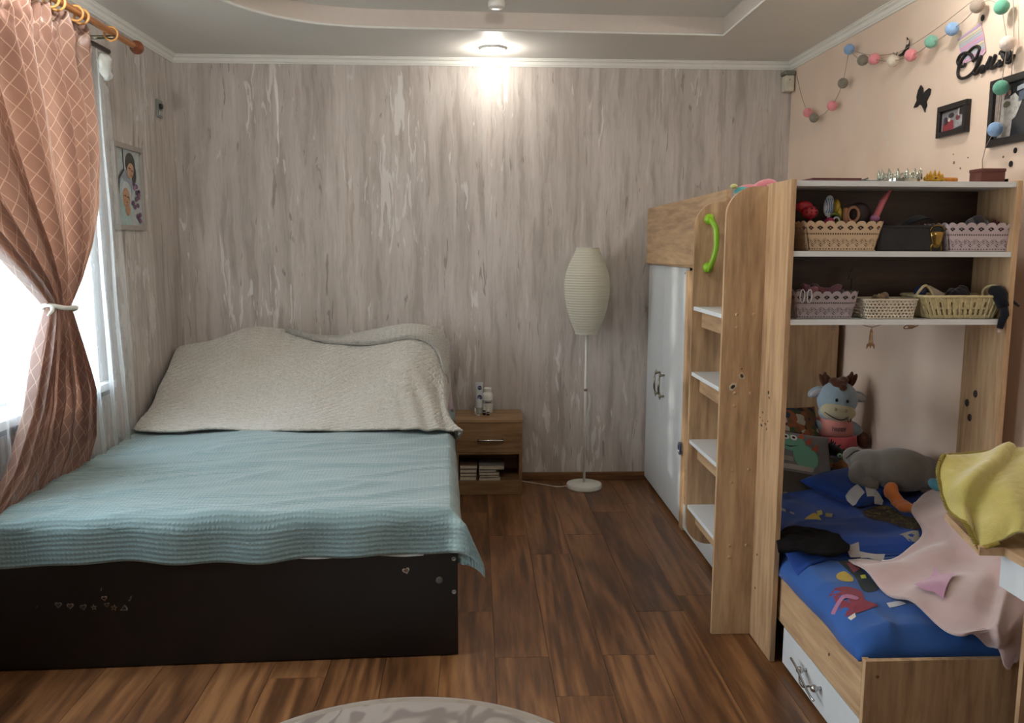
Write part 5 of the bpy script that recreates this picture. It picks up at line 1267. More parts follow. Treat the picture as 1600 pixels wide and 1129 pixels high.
def basket(name, cx, w, z, h, d, taper, m, label, hole, nu, nv, cy=None, group=None, rim=None):
    cy = cy if cy is not None else 2.80+d/2
    t = thing(name, (cx, cy, z), label, 'basket', group)
    def f(u, v):
        k = taper+(1-taper)*v; x, y = rrect(u, w*k, d*k); return Vector((cx+x, cy+y, z+.002+v*h))
    obj('basket_wall', grid(f, nu, nv, None, hole, wrap=True), m, t, solid=.0018, smooth=False)
    if not rim:  # dark box added inside so the cut holes look shaded
        bm = bmesh.new(); lo_ = [bm.verts.new((cx+x*(w*taper-.012), cy+y*(d*taper-.012), z+.004)) for x, y in ((-.5, -.5), (.5, -.5), (.5, .5), (-.5, .5))]
        hi_ = [bm.verts.new((cx+x*(w*.97-.016), cy+y*(d*.97-.016), z+.004+h*.78)) for x, y in ((-.5, -.5), (.5, -.5), (.5, .5), (-.5, .5))]
        for k in range(4): bm.faces.new((lo_[k], lo_[(k+1) % 4], hi_[(k+1) % 4], hi_[k]))
        bm.faces.new(hi_); bm.faces.new(lo_[::-1]); obj('shade_filling', bm, cloth('basket_shade_cloth', '3a2b28', var=.4, scale=40), t)
    obj('basket_bottom', B(cx-w*taper/2+.004, cx+w*taper/2-.004, cy-d*taper/2+.004, cy+d*taper/2-.004, z+.001, z+.004), m, t)
    if rim:
        obj('rim', T([f(i/60, 1.0) for i in range(60)], rim, seg=8, closed=True), m, t, smooth=True)
    return t
Z1, Z2, Z3 = 1.442, 1.214, 1.672
def X(px, z): # world x on the shelf front plane for a photo column
    return at(px, 0, y=2.83).x if False else at(px, {Z1: 370, Z2: 475, Z3: 275}[z], y=2.83).x
creamm = plain('cream_lace_plastic', 'c2a98c', .5, var=.04); greym = plain('lilac_grey_plastic', '9a8f93', .5, var=.04); greyp = plain('pale_pink_grey_plastic', 'b5a7ab', .5, var=.04)
basket('lace_basket', (X(1250, Z1)+X(1378, Z1))/2, X(1378, Z1)-X(1250, Z1), Z1, .098, .165, .84, creamm, 'cream lace-cut plastic basket of toys at left of the upper shelf', lace_hole(25), 25*16, 52)
basket('lace_basket', (X(1470, Z1)+X(1592, Z1))/2, X(1592, Z1)-X(1470, Z1), Z1, .094, .165, .86, greyp, 'pale pinkish grey lace-cut basket at right of the upper shelf', lace_hole(25), 25*16, 52)
basket('lace_basket', (X(1233, Z2)+X(1338, Z2))/2+.002, X(1338, Z2)-X(1233, Z2), Z2, .092, .165, .86, greym, 'grey lace-cut plastic basket at left of the lower shelf', lace_hole(24), 24*16, 52)
def perf(u, v):
    if v > .93 or v < .06: return False
    a = (u*46); b = v*6.0; return hypot(((a+.5*(int(b) % 2)) % 1)-.5, (b % 1)-.5) < .30
basket('perforated_basket', (X(1345, Z2)+X(1431, Z2))/2, X(1431, Z2)-X(1345, Z2), Z2, .064, .13, .88, plain('ivory_plastic', 'c9bfac', .5, var=.03), 'small ivory perforated basket in the middle of the lower shelf', perf, 276, 36, rim=.003)
def wick(u, v):
    if v < .10 or v > .86: return False
    return ((u*44+v*.5) % 1) < .30 and (.16 < v < .42 or (.50 < v < .74 and int(u*44+v*.5) % 2))
wm = plain('pale_straw', 'c0b38a', .7, var=.15, scale=80, bump=.4, bscale=120)
wx0, wx1 = X(1434, Z2), X(1566, Z2)
wb = basket('wicker_basket', (wx0+wx1)/2, wx1-wx0, Z2, .074, .17, .80, wm, 'pale wicker basket with two loop handles at right of the lower shelf', wick, 44*9, 40, rim=.0055)
bm = bmesh.new()
for k in range(44):
    pts = []
    for j in range(9):
        v = j/8; kk = .80+.20*v; x, y = rrect((k+.5)/44-.012*v, (wx1-wx0)*kk+.003, .17*kk+.003); pts.append(((wx0+wx1)/2+x, 2.885+y, Z2+.002+v*.074))
    tube(bm, pts, [.0028+.0016*sin(j*2.4+k) for j in range(9)], seg=5)
o = obj('straw_stakes', bm, wm, wb, smooth=True); o['kind'] = 'stuff'
for s, cxx in ((-1, wx0+.026), (1, wx1-.030)):
    pts = [(cxx+s*(-.034*cos(a))+0.004, 2.845+.015*sin(a*2), Z2+.068+.044*sin(a)) for a in [pi*i/18 for i in range(19)]]
    obj('handle', T(pts, .0045, seg=8), wm, wb, smooth=True)
# dark fabric box in the middle of the upper shelf
bx0, bx1 = X(1372, Z1), X(1468, Z1)
db = thing('dark_fabric_box', ((bx0+bx1)/2, 2.90, Z1), 'dark grey fabric storage box between the lace baskets on the upper shelf', 'box')
dkf = cloth('charcoal_fabric', '2b2a2c', var=.2); bm = B(bx0, bx1, 2.815, 2.975, Z1+.001, Z1+.084, bevel=.006); 
for v in bm.verts: v.co += Vector((0, .004*fnoise(v.co.x*20, v.co.z*20), .003*fnoise(v.co.x*15, 2)))
obj('box_body', bm, dkf, db); obj('box_rim', T([((bx0+bx1)/2+x, 2.895+y, Z1+.084) for x, y in [rrect(i/40, bx1-bx0, .16) for i in range(40)]], .0035, seg=6, closed=True), dkf, db, smooth=True)
# dark sunglasses-like strap thing on the box
single('black_sleep_mask', patch([[(bx0-.01, 2.83, Z1+.094), (bx0+.05, 2.825, Z1+.090), (bx0+.085, 2.83, Z1+.084), (bx0+.12, 2.825, Z1+.100), (bx0+.165, 2.83, Z1+.112), (bx0+.195, 2.84, Z1+.108)],
        [(bx0-.01, 2.85, Z1+.096), (bx0+.05, 2.85, Z1+.088), (bx0+.085, 2.86, Z1+.090), (bx0+.12, 2.87, Z1+.112), (bx0+.165, 2.88, Z1+.124), (bx0+.195, 2.87, Z1+.114)]], 40, 8), cloth('black_satin', '131116', sheen=.1), 'flat black cloth mask lying on the dark fabric box', 'mask', smooth=True, solid=.006)
# small golden mirror / clock
gx_ = X(1460, Z1)
gm = thing('gold_vase', (gx_, 2.815, Z1), 'small gold stand with glass in front of the dark fabric box', 'ornament')
gold = plain('antique_gold', '8a7440', .25, 1.0, var=.15)
obj('stand_body', La([(0, .012), (.012, .012), (.016, .028), (.022, .050), (.026, .066), (.0, .066)], (gx_, 2.815, Z1), seg=20, sy=.5), gold, gm, smooth=True)
bm = bmesh.new(); tube(bm, [(gx_-.018, 2.815, Z1+.001), (gx_-.016, 2.815, Z1+.022), (gx_-.006, 2.815, Z1+.030)], .003); tube(bm, [(gx_+.018, 2.815, Z1+.001), (gx_+.016, 2.815, Z1+.022), (gx_+.006, 2.815, Z1+.030)], .003)
tube(bm, [(gx_+.024*cos(a), 2.815, Z1+.068+.020*sin(a)) for a in [pi*i/14 for i in range(15)]], .0025)
obj('stand_legs', bm, gold, gm, smooth=True)

# toys in the cream basket
cxx = lambda px: X(px, Z1)
random.seed(31)
tt = thing('red_dotted_toy', (cxx(1266), 2.86, Z1+.06), 'red toy with dark dots on a stick in the cream lace basket', 'toy')
bm = bmesh.new(); ell(bm, (cxx(1268), 2.855, Z1+.130), (.028, .018, .022)); ell(bm, (cxx(1262), 2.875, Z1+.150), (.030, .018, .020))
obj('dotted_head', bm, plain('raspberry_red', 'a8202f', .5), tt, smooth=True)
bm = bmesh.new()
for i in range(9): ell(bm, (cxx(1268)+(-.016+.016*(i % 3)), 2.838-.0005*(i % 2), Z1+.118+.012*(i//3)), (.0035, .002, .0035), seg=8)
obj('dots', bm, plain('dark_dot', '2a1014', .5), tt); obj('stick', T([(cxx(1272), 2.86, Z1+.012), (cxx(1270), 2.86, Z1+.12)], .004), plain('raspberry_red', 'a8202f', .5), tt)
tt = thing('striped_toy', (cxx(1296), 2.86, Z1+.06), 'blue and white striped oval toy standing in the cream lace basket', 'toy')
obj('toy_body', El((cxx(1297), 2.855, Z1+.152), (.017, .012, .036), (0, .12, 0)), plain('toy_white', 'aab4bb', .35), tt, smooth=True)
bm = bmesh.new()
for i in range(4): tube(bm, [(cxx(1297)-.011+.007*i+.004*sin(j), 2.8425+.002*abs(i-1.5), Z1+.128+.012*j) for j in range(5)], .0016, seg=5)
obj('stripes', bm, plain('toy_blue', '24507a', .4), tt); obj('handle', T([(cxx(1299), 2.86, Z1+.012), (cxx(1298), 2.857, Z1+.125)], .005), plain('toy_white', 'aab4bb', .35), tt, smooth=True)
tt = thing('yellow_rattle', (cxx(1311), 2.87, Z1+.05), 'yellow and green plastic toy in the cream lace basket behind striped one', 'toy')
bm = bmesh.new(); ell(bm, (cxx(1314), 2.88, Z1+.150), (.014, .012, .026)); ell(bm, (cxx(1318), 2.875, Z1+.122), (.012, .012, .026)); obj('toy_body', bm, plain('toy_yellow', 'a08a1e', .4), tt, smooth=True)
obj('ring_band', T([(cxx(1308)+.020*cos(a), 2.865, Z1+.108+.018*sin(a)) for a in [2*pi*i/24 for i in range(24)]], .0055, seg=8, closed=True), plain('toy_olive_green', '4a5a1c', .4), tt, smooth=True)
obj('handle', T([(cxx(1310), 2.87, Z1+.012), (cxx(1312), 2.875, Z1+.10)], .005), plain('toy_olive_green', '4a5a1c', .4), tt, smooth=True)
tt = thing('brown_horse_toy', (cxx(1344), 2.88, Z1+.05), 'brown toy horse with dark curved mane in the cream lace basket', 'toy')
bm = bmesh.new(); ell(bm, (cxx(1352), 2.89, Z1+.125), (.042, .024, .042)); obj('mane', bm, plain('dark_mane', '24161a', .6), tt, smooth=True)
bm = bmesh.new(); tube(bm, [(cxx(1337)+.019*cos(a), 2.86, Z1+.124+.024*sin(a)) for a in [2*pi*i/24 for i in range(24)]], .0055, seg=8, closed=True); tube(bm, [(cxx(1325), 2.86, Z1+.145), (cxx(1324), 2.858, Z1+.115), (cxx(1330), 2.86, Z1+.06)], .008)
obj('curved_body', bm, plain('tan_toy', '96694e', .5), tt, smooth=True); obj('lower_body', El((cxx(1340), 2.88, Z1+.06), (.03, .02, .05)), plain('dark_mane', '24161a', .6), tt, smooth=True)
tt = thing('pink_horn_toy', (cxx(1370), 2.86, Z1+.05), 'long pink cone toy sticking out of the cream lace basket', 'toy')
obj('cone', T([A(1367, 345, y=2.86), A(1370, 335, y=2.86), A(1379, 315, y=2.86), A(1393, 296, y=2.86)], [.012, .011, .011, .003], seg=12), plain('salmon_plastic', 'b05a60', .4), tt, smooth=True)
obj('base_ball', El(A(1367, 341, y=2.86), (.016, .014, .014)), plain('lilac_plastic', 'a06a8c', .4), tt, smooth=True); obj('stem', T([(cxx(1364), 2.86, Z1+.012), A(1367, 341, y=2.86)], .006), plain('lilac_plastic', 'a06a8c', .4), tt, smooth=True)
tt = thing('magenta_toy', (cxx(1305), 2.84, Z1+.02), 'magenta toy with pale stripes low in the cream lace basket', 'toy')
obj('toy_body', El((cxx(1297), 2.845, Z1+.092), (.020, .014, .022), (0, .5, 0)), plain('magenta_plastic', '8c1c48', .4), tt, smooth=True); obj('pale_loops', T([(cxx(1308)+.012*cos(a), 2.845, Z1+.092+.022*sin(a)) for a in [2*pi*i/20 for i in range(20)]], .003, seg=6, closed=True), plain('toy_white', 'aab4bb', .35), tt, smooth=True)
obj('toy_stem', T([(cxx(1300), 2.85, Z1+.01), (cxx(1298), 2.845, Z1+.08)], .006), plain('magenta_plastic', '8c1c48', .4), tt, smooth=True)
def heap(name, x, y, z, cols, r, n, sx, label, cat_='toy'):
    t = thing(name, (x, y, z), label, cat_)
    for i in range(n):
        c = cols[i % len(cols)]; px_, py_ = x+random.uniform(-sx, sx), y+random.uniform(-.03, .03)
        bm = El((px_, py_, z+random.uniform(-.004, .008)), (r*random.uniform(.7, 1.4), r*random.uniform(.6, 1), r*random.uniform(.6, 1.1)), (random.uniform(0, 1), random.uniform(-1, 1), 0), seg=14)
        for v in bm.verts: v.co += Vector((fnoise(v.co.x*60, v.co.y*60, v.co.z*60),)*3)*.006
        obj('folded_fabric', bm, cloth('heap_'+c, c, var=.2), t, smooth=True)
heap('grey_scarf', cxx(1545), 2.88, Z1+.092, ['5d5a60', '7a7a7e', '3a3438'], .026, 5, .035, 'crumpled grey and white scarf in the right lace basket', 'scarf')
heap('red_scarf', cxx(1572), 2.87, Z1+.088, ['5a2430', '6a3040'], .018, 3, .012, 'dull red cloth at the right end of the right lace basket', 'scarf')
c2 = lambda px: X(px, Z2)
heap('pink_doll_clothes', c2(1290), 2.87, Z2+.092, ['6a4450', '8a5a64', '4a3440', '7a4c50'], .020, 8, .07, 'muddle of dusky pink doll clothes in the grey lace basket', 'clothes')
heap('beige_shells', c2(1385), 2.86, Z2+.066, ['8a755c', '6f6254', '5b6068'], .016, 5, .035, 'beige and grey trinkets heaped in the ivory perforated basket', 'toy')
heap('dark_toys', c2(1505), 2.87, Z2+.078, ['1c1a1e', '231f22', '151318'], .024, 6, .045, 'dark soft toys filling the wicker basket', 'toy')
t = thing('folded_card', (c2(1462), 2.86, Z2+.06), 'pale folded card beside a navy ball in wicker basket', 'card')
obj('card_sheet', Pr([(c2(1452), Z2+.108), (c2(1458), Z2+.112), (c2(1484), Z2+.082), (c2(1470), Z2+.060)], lambda a, b, d: Vector((a, 2.86+d, b)), .002), plain('pale_card', 'a5988a', .7), t); obj('navy_ball', El((c2(1446), 2.87, Z2+.090), (.020, .020, .022)), plain('navy_plastic', '18264e', .4), t, smooth=True)
t = thing('white_beads', (c2(1545), 2.83, Z2+.07), 'three small white round beads at the wicker basket rim', 'beads')
for dx, dz in ((0, .082), (.010, .090), (.012, .080)): obj('bead', El((c2(1545)+dx, 2.825, Z2+dz), (.0055,)*3, seg=12), plain('pearl_white', 'c9c7c4', .25), t, smooth=True)
# clear bag clips at the grey basket
bm = bmesh.new()
for px_ in (1247, 1258): tube(bm, [(c2(px_)+.008*cos(a), 2.795, Z2+.078+.022*sin(a)) for a in [2*pi*i/20 for i in range(20)]], .0022, seg=6, closed=True)
single('clear_clips', bm, plain('clear_plastic', 'b4b0b2', .15), 'two clear plastic clips hooked over the grey lace basket', 'clips', smooth=True)
# star wand behind grey basket
st = thing('star_wand', (c2(1333), 2.93, Z2), 'dark star shaped wand standing behind the lower shelf baskets', 'toy')
sx0 = A(1332, 429, y=2.93)
obj('star_head', Pr([(sx0.x+a, sx0.z+b) for a, b in star(.024)], lambda a, b, d: Vector((a, 2.93+d, b)), .006), plain('dark_star', '2c2018', .5), st); obj('wand_stick', T([(sx0.x, 2.934, Z2+.001), (sx0.x, 2.934, sx0.z)], .003), plain('dark_star', '2c2018', .5), st)
# black doll hanging over the shelf edge
dl = thing('black_doll', (c2(1570), 2.80, Z2-.04), 'limp black fabric doll hanging over the right end of lower shelf', 'doll')
bk_ = cloth('black_doll_cloth', '12141c', var=.1, sheen=.1)
p1, p2, p3, p4 = A(1560, 462, y=2.80), A(1568, 480, y=2.785), A(1566, 500, y=2.775), A(1562, 513, y=2.775)
obj('doll_body', T([A(1548, 452, y=2.83), A(1558, 456, y=2.81), p1+Vector((0, 0, .01)), p2], [.014, .024, .024, .018], seg=14), bk_, dl, smooth=True)
obj('doll_leg', T([p2, A(1570, 492, y=2.772), p3, p4], [.014, .014, .012, .010], seg=12), bk_, dl, smooth=True)
obj('doll_arm', T([A(1570, 458, y=2.795), A(1582, 470, y=2.79), A(1592, 478, y=2.79)], [.008, .006, .004], seg=8), bk_, dl, smooth=True); obj('doll_foot', El(p4+Vector((0, 0, -.010)), (.008, .008, .008)), cloth('doll_skin', 'b49a90'), dl, smooth=True)

# top of the shelf unit
def X3(px): return at(px, 280, y=2.84).x
bk3 = thing('red_folder', (X3(1294), 2.86, Z3), 'thin dark red folder lying on top of the shelf unit', 'folder')
obj('folder_cover', B(X3(1256), X3(1336), 2.80, 2.96, Z3+.001, Z3+.005), plain('dark_red_card', '5c2a2e', .5), bk3); obj('folder_cover', B(X3(1262), X3(1338), 2.80, 2.95, Z3+.006, Z3+.010), plain('dark_red_card', '5c2a2e', .5), bk3)
obj('folder_pages', B(X3(1258), X3(1335), 2.805, 2.95, Z3+.005, Z3+.006), plain('book_pages', 'cdc4b0', .8), bk3)
bm = bmesh.new(); tube(bm, [(X3(1338), 2.84, Z3+.004), (X3(1350), 2.84, Z3+.008), (X3(1358), 2.85, Z3+.014)], .003); tube(bm, [(X3(1342), 2.85, Z3+.006), (X3(1362), 2.83, Z3+.004), (X3(1376), 2.84, Z3+.004)], .003)
single('hair_clip', bm, plain('grey_clip', '45484a', .3), 'small dark grey hair clip between the red folder and the silver crown', 'hair clip', smooth=True)
def crown_(name, px0, px1, h, m, label, n):
    cx, r = (X3(px0)+X3(px1))/2, (X3(px1)-X3(px0))/2; t = thing(name, (cx, 2.88, Z3), label, 'toy crown')
    ry = min(r, .07); obj('band', grid(lambda u, v: Vector((cx+r*cos(2*pi*u), 2.88+ry*sin(2*pi*u), Z3+.001+h*.28*v)), 60, 4, wrap=True), m, t, solid=.002)
    for i in range(n):
        a = 2*pi*i/n; x, y = cx+r*cos(a), 2.88+ry*sin(a); bm = bmesh.new()
        tube(bm, [(x, y, Z3+h*.25), (x*1.0+.0*cos(a), y, Z3+h*.7), (x+.004*cos(a), y, Z3+h)], [.006, .0045, .001], seg=6)
        for s in (-1, 1): tube(bm, [(x, y, Z3+h*.3), (x-s*.009*sin(a), y+s*.009*cos(a), Z3+h*.5), (x-s*.013*sin(a), y+s*.009*cos(a), Z3+h*.66)], [.004, .0035, .002], seg=5)
        ell(bm, (x, y, Z3+h*.52), (.006, .006, .007), seg=8); obj('spike', bm, m, t, smooth=True)
    return t
crown_('silver_crown', 1384, 1444, .046, plain('silver_foil', 'b5bab0', .18, 1.0, var=.3, scale=90), 'silver toy crown with spikes on top of the shelf unit', 15)
gy = plain('golden_yellow_plastic', 'b98a1c', .35, .3, var=.15)
gt = thing('gold_toy', (X3(1462), 2.85, Z3), 'golden yellow toy crown with a ribbed tail right of the silver crown', 'toy crown')
bm = bmesh.new()
for i in range(7):
    a = pi*i/6; tube(bm, [(X3(1460)+.028*cos(a), 2.85-.01, Z3+.006+.010*sin(a)), (X3(1460)+.030*cos(a), 2.84, Z3+.020+.022*sin(a))], [.009, .002], seg=7)
ell(bm, (X3(1460), 2.85, Z3+.014), (.032, .02, .014)); obj('crown_body', bm, gy, gt, smooth=True)
bm = bmesh.new()
for i in range(9): ell(bm, (X3(1474)+i*.006, 2.85, Z3+.010), (.006, .011, .009), seg=12)
obj('ribbed_tail', bm, plain('orange_gold_plastic', 'b06f1a', .4), gt, smooth=True); obj('dark_gem', El((X3(1459), 2.826, Z3+.014), (.005, .003, .003), seg=8), blackm, gt)
wx = (X3(1527)+X3(1565))/2; bxr = thing('woven_box', (wx, 2.85, Z3), 'small reddish brown woven lidded box on top of the shelf unit', 'box')
wv = NT('brown_weave'); m = wv.coord(scale=(1, 1, 1)); ch = wv.n('ShaderNodeTexChecker'); ch.inputs['Scale'].default_value = 330; wv.l(m.outputs[0], ch.inputs['Vector']); ch.inputs['Color1'].default_value = lin('70382a'); ch.inputs['Color2'].default_value = lin('3f1c16')
wv.l(ch.outputs[0], wv.b.inputs['Base Color']); wv.b.inputs['Roughness'].default_value = .5; wv.bump(ch.outputs[1], .5, .001)
w2 = (X3(1565)-X3(1527))/2
obj('box_body', B(wx-w2+.001, wx+w2-.001, 2.82, 2.89, Z3+.001, Z3+.036, bevel=.002), wv.m, bxr); obj('box_lid', B(wx-w2-.001, wx+w2+.001, 2.818, 2.892, Z3+.036, Z3+.047, bevel=.003), wv.m, bxr)
single('black_tray', Pr([(X3(1568), Z3+.001), (X3(1600)+.05, Z3+.001), (X3(1600)+.05, Z3+.013), (X3(1590), Z3+.008)], lambda a, b, d: Vector((min(a, 1.79), 2.82+d, b)), .10), blackm, 'flat black object at the right end of the shelf top', 'tray')

# ornaments hanging under the lowest shelf
rk = thing('rocket_ornament', (A(1362, 525, y=2.81).x, 2.81, 1.10), 'little wooden rocket cutout hanging on a string under the shelf', 'ornament')
wdm = plain('cut_plywood', '7a5a3c', .6, var=.2, scale=80)
rc = A(1361, 530, y=2.81)
ol = [(-.004, .032), (0, .040), (.004, .032), (.0055, .012), (.0065, -.012), (.013, -.020), (.014, -.036), (.009, -.028), (.004, -.022), (0, -.034), (-.004, -.022), (-.009, -.028), (-.014, -.036), (-.013, -.020), (-.0065, -.012), (-.0055, .012)]
obj('rocket_shape', Pr([(rc.x+a, rc.z+b*.92) for a, b in ol], lambda a, b, d: Vector((a, 2.81+d, b)), .003), wdm, rk)
obj('rocket_inlay', Pr([(rc.x+a*.55, rc.z+.004+b*.55) for a, b in ol], lambda a, b, d: Vector((a, 2.8095-d, b)), .001), plain('pale_plywood', 'a88a66', .6), rk)
obj('string', T([A(1334, 504, y=2.81), A(1350, 508, y=2.81), A(1363, 511, y=2.81), A(1376, 507, y=2.81), A(1392, 504, y=2.81)], .0012, seg=5), plain('brown_string', '5a4432', .8), rk)
obj('string', T([A(1363, 511, y=2.81), (rc.x, 2.8115, rc.z+.036)], .0012, seg=5), plain('brown_string', '5a4432', .8), rk)
sn = thing('planet_ornament', (A(1424, 508, y=2.81).x, 2.81, 1.17), 'small ringed planet cutout hanging under the shelf, right of the rocket', 'ornament')
pc = A(1424, 509, y=2.81); obj('planet_disc', Pr([(pc.x+.012*cos(a), pc.z+.010*sin(a)) for a in [2*pi*i/16 for i in range(16)]], lambda a, b, d: Vector((a, 2.81+d, b)), .003), plain('pale_plywood', 'a88a66', .6), sn)
obj('planet_ring', T([(pc.x+.026*cos(a), 2.811+.004*sin(a), pc.z+.006*sin(a)+.26*.026*cos(a)) for a in [2*pi*i/26 for i in range(26)]], .0016, seg=5, closed=True), wdm, sn); obj('string', T([(pc.x, 2.811, pc.z+.008), (pc.x, 2.811, 1.1955)], .001, seg=5), plain('brown_string', '5a4432', .8), sn)
so = thing('star_ornament', (A(1302, 511, y=2.81).x, 2.81, 1.16), 'tiny openwork star hanging under the shelf at left', 'ornament'); s0 = A(1302, 512, y=2.81)
bm = bmesh.new()
for i in range(6): tube(bm, [(s0.x, 2.811, s0.z), (s0.x+.013*cos(pi*i/3), 2.811, s0.z+.013*sin(pi*i/3))], .0012, seg=5)
tube(bm, [(s0.x+.008*cos(a), 2.811, s0.z+.008*sin(a)) for a in [2*pi*i/12 for i in range(12)]], .001, seg=5, closed=True); tube(bm, [(s0.x, 2.811, s0.z), (s0.x, 2.811, 1.1955)], .0008, seg=5)
obj('star_shape', bm, plain('pale_string', '9a8470', .7), so)

# plush corner on the upper bunk
mt3 = thing('upper_mattress', (1.47, 4.1, 1.374), 'mattress on the upper bunk behind the guard board', 'mattress'); obj('mattress_body', B(1.075, 1.862, 3.05, 5.11, 1.375, 1.50, bevel=.03), mat_w, mt3, smooth=True)
pt = A(1195, 284, y=3.35); t = thing('pink_plush', (pt.x, 3.35, 1.50), 'pink soft toy top peeking above the ladder panel of the loft bed', 'plush toy')
blob('toy_body', [((pt.x+.01, 3.36, 1.58), (.075, .08, .08)), ((pt.x, 3.35, pt.z-.020), (.052, .04, .030), (0, -.3, 0)), ((pt.x-.065, 3.34, pt.z-.045), (.06, .04, .035))], cloth('rose_pink_plush', 'c0707c', sheen=.5), t)
tt2 = A(1158, 292, y=3.3); t = thing('teal_plush', (tt2.x, 3.3, 1.50), 'teal and yellow soft toy peeking beside the pink one above the ladder', 'plush toy')
blob('toy_body', [((tt2.x+.075, 3.32, 1.57), (.06, .06, .07)), ((tt2.x+.010, 3.31, tt2.z-.018), (.035, .03, .022)), ((tt2.x+.05, 3.31, tt2.z-.045), (.05, .03, .03))], cloth('teal_plush_cloth', '3f8f90', sheen=.5), t); obj('ear', El((tt2.x-.028, 3.30, tt2.z+.002), (.014, .012, .010)), cloth('pale_yellow_plush', 'b9b57c'), t, smooth=True)

# ------------------------------------------------------------------ on the right wall
RW = XR
def wy(px, py, off=.0):  # point of the right wall
    return at(px, py, x=RW-off)
gl_ = thing('ball_garland', (RW, 3.9, 2.2), 'string of pastel cotton balls looped along the peach wall', 'garland')
gc = {'b': '7f9fc4', 'g': '7d786c', 'p': 'd98a90', 'w': 'c9bfae', 't': '74a896', 'o': '8a7d72', 'd': '5c9a84', 'e': 'cfc0b6'}
balls = [(1262, 176, 'p'), (1272, 184, 'g'), (1300, 165, 'p'), (1317, 130, 'g'), (1327, 77, 'b'), (1348, 94, 'g'), (1366, 92, 'p'), (1395, 95, 'w'), (1423, 86, 'p'), (1455, 65, 't'), (1488, 45, 'b'), (1527, 9, 'o'), (1565, 11, 'd'), (1574, 68, 'e'), (1564, 137, 'd'), (1555, 202, 'b')]
bp = []
for px_, py_, c in balls:
    p = wy(px_, py_, .045); bp.append(p)
    bm = El(p, (.026,)*3, seg=20)
    for v in bm.verts: d = v.co-p; v.co = p+d*(1+.03*fnoise(v.co.x*60, v.co.y*60, v.co.z*60)+.012*fnoise(v.co.x*200, v.co.y*200, v.co.z*200))
    obj('cotton_ball', bm, cloth('cotton_ball_'+c, gc[c], var=.10, sheen=.3, bump=.6, weave=250, dist=.002), gl_, smooth=True)
def sag(a, b, s, n=10): return [a.lerp(b, i/n)+Vector((0, 0, -s*sin(pi*i/n))) for i in range(n+1)]
wire = plain('clear_grey_wire', '94877a', .4)
pins = [wy(1245, 118, .01)]
path = sag(pins[0], bp[0], .02); 
for a, b, s in ((0, 1, 0), (1, 2, .015), (2, 3, .01), (3, 4, .0), (4, 5, .01), (5, 6, .005), (6, 7, .005), (7, 8, .005), (8, 9, .01), (9, 10, .01), (10, 11, .01), (11, 12, -.02), (12, 13, .0), (13, 14, .0), (14, 15, .0)): path += sag(bp[a], bp[b], s)[1:]
path += [wy(1540, 230, .02), wy(1535, 250, .01), wy(1535, 275, .01)]
obj('cord', T(path, .0016, seg=5), wire, gl_, smooth=True)
obj('cord', T(sag(bp[4], wy(1405, 82, .02), .02)+sag(wy(1405, 82, .02), wy(1521, 0, .03), .01)[1:], .0014, seg=5), wire, gl_, smooth=True)
obj('cord', T([wy(1583, -5, .02), wy(1584, 60, .02), wy(1580, 125, .02)], .0014, seg=5), wire, gl_, smooth=True)

hk = thing('curved_hook', (RW, 3.85, 2.3), 'thin dark curved decoration hanging where two garland cords cross', 'decoration')
obj('curved_blade', T(spline([wy(*p, .012) for p in [(1417, 58), (1419, 66), (1417, 76), (1411, 84), (1404, 87)]], 20), [.001]+[.0075*sin(pi*(i+1)/22)+.0015 for i in range(19)]+[.001], seg=8), blackm, hk, smooth=True)
obj('pale_mark', El(wy(1418, 66, .020), (.004, .010, .010), seg=8), plain('pale_mark', 'c8b8a8', .5), hk); obj('small_heart', T([wy(1396, 83, .012), wy(1399, 88, .012), wy(1402, 82, .012)], .004, seg=6), plain('pale_grey_heart', '8a8078', .4), hk)

bf = thing('butterfly_decoration', (RW, 3.62, 2.05), 'black butterfly silhouette on the peach wall left of small photo', 'wall decoration')
blk = plain('matt_black_cutout', '0f0a0c', .6)
bw_ = [(935, 518), (948, 535), (951, 575), (962, 555), (985, 536), (996, 542), (990, 575), (968, 618), (972, 640), (962, 665), (961, 684), (952, 662), (942, 642), (928, 634), (912, 650), (892, 656), (900, 636), (912, 612), (910, 590), (920, 548)]
q = [wy(1200+a/3.893, b/3.893) for a, b in bw_]; bmb = Pr([(v.y, v.z) for v in q], lambda a, b, d: Vector((RW-.002-d, a, b)), .004)
bmesh.ops.triangulate(bmb, faces=bmb.faces); obj('wings', bmb, blk, bf)
def photo(name, c1, c2, c3, c4, label, shapes, fwid=.022):
    q = [wy(*p) for p in (c1, c2, c3, c4)]       # tl tr br bl in the photo
    ys = [p.y for p in q]; y0, y1 = (ys[1]+ys[2])/2, (ys[0]+ys[3])/2; z1_, z0_ = (q[0].z+q[1].z)/2, (q[2].z+q[3].z)/2
    t = thing(name, (RW, (y0+y1)/2, z0_), label, 'photo frame')
    bm = bmesh.new()
    for a in ((y0, y1, z0_, z0_+fwid), (y0, y1, z1_-fwid, z1_), (y0, y0+fwid, z0_+fwid, z1_-fwid), (y1-fwid, y1, z0_+fwid, z1_-fwid)): box(bm, RW-.022, RW-.001, *a, bevel=.002)
    obj('frame', bm, plain('black_frame', '120d0d', .35), t)
    iy0, iy1, iz0, iz1 = y0+fwid, y1-fwid, z0_+fwid, z1_-fwid
    obj('photo_print', B(RW-.010, RW-.001, iy0-.001, iy1+.001, iz0-.001, iz1+.001), plain('photo_dark', '26262a', .35), t)
    for k, (poly, c) in enumerate(shapes):
        obj('printed_shape', Pr([(iy1-a*(iy1-iy0), iz0+b*(iz1-iz0)) for a, b in poly], lambda a, b, d: Vector((RW-.0104-.0004*k-d, a, b)), .0003), plain('photo_'+c, c, .35, var=.25, scale=70), t)
    return t
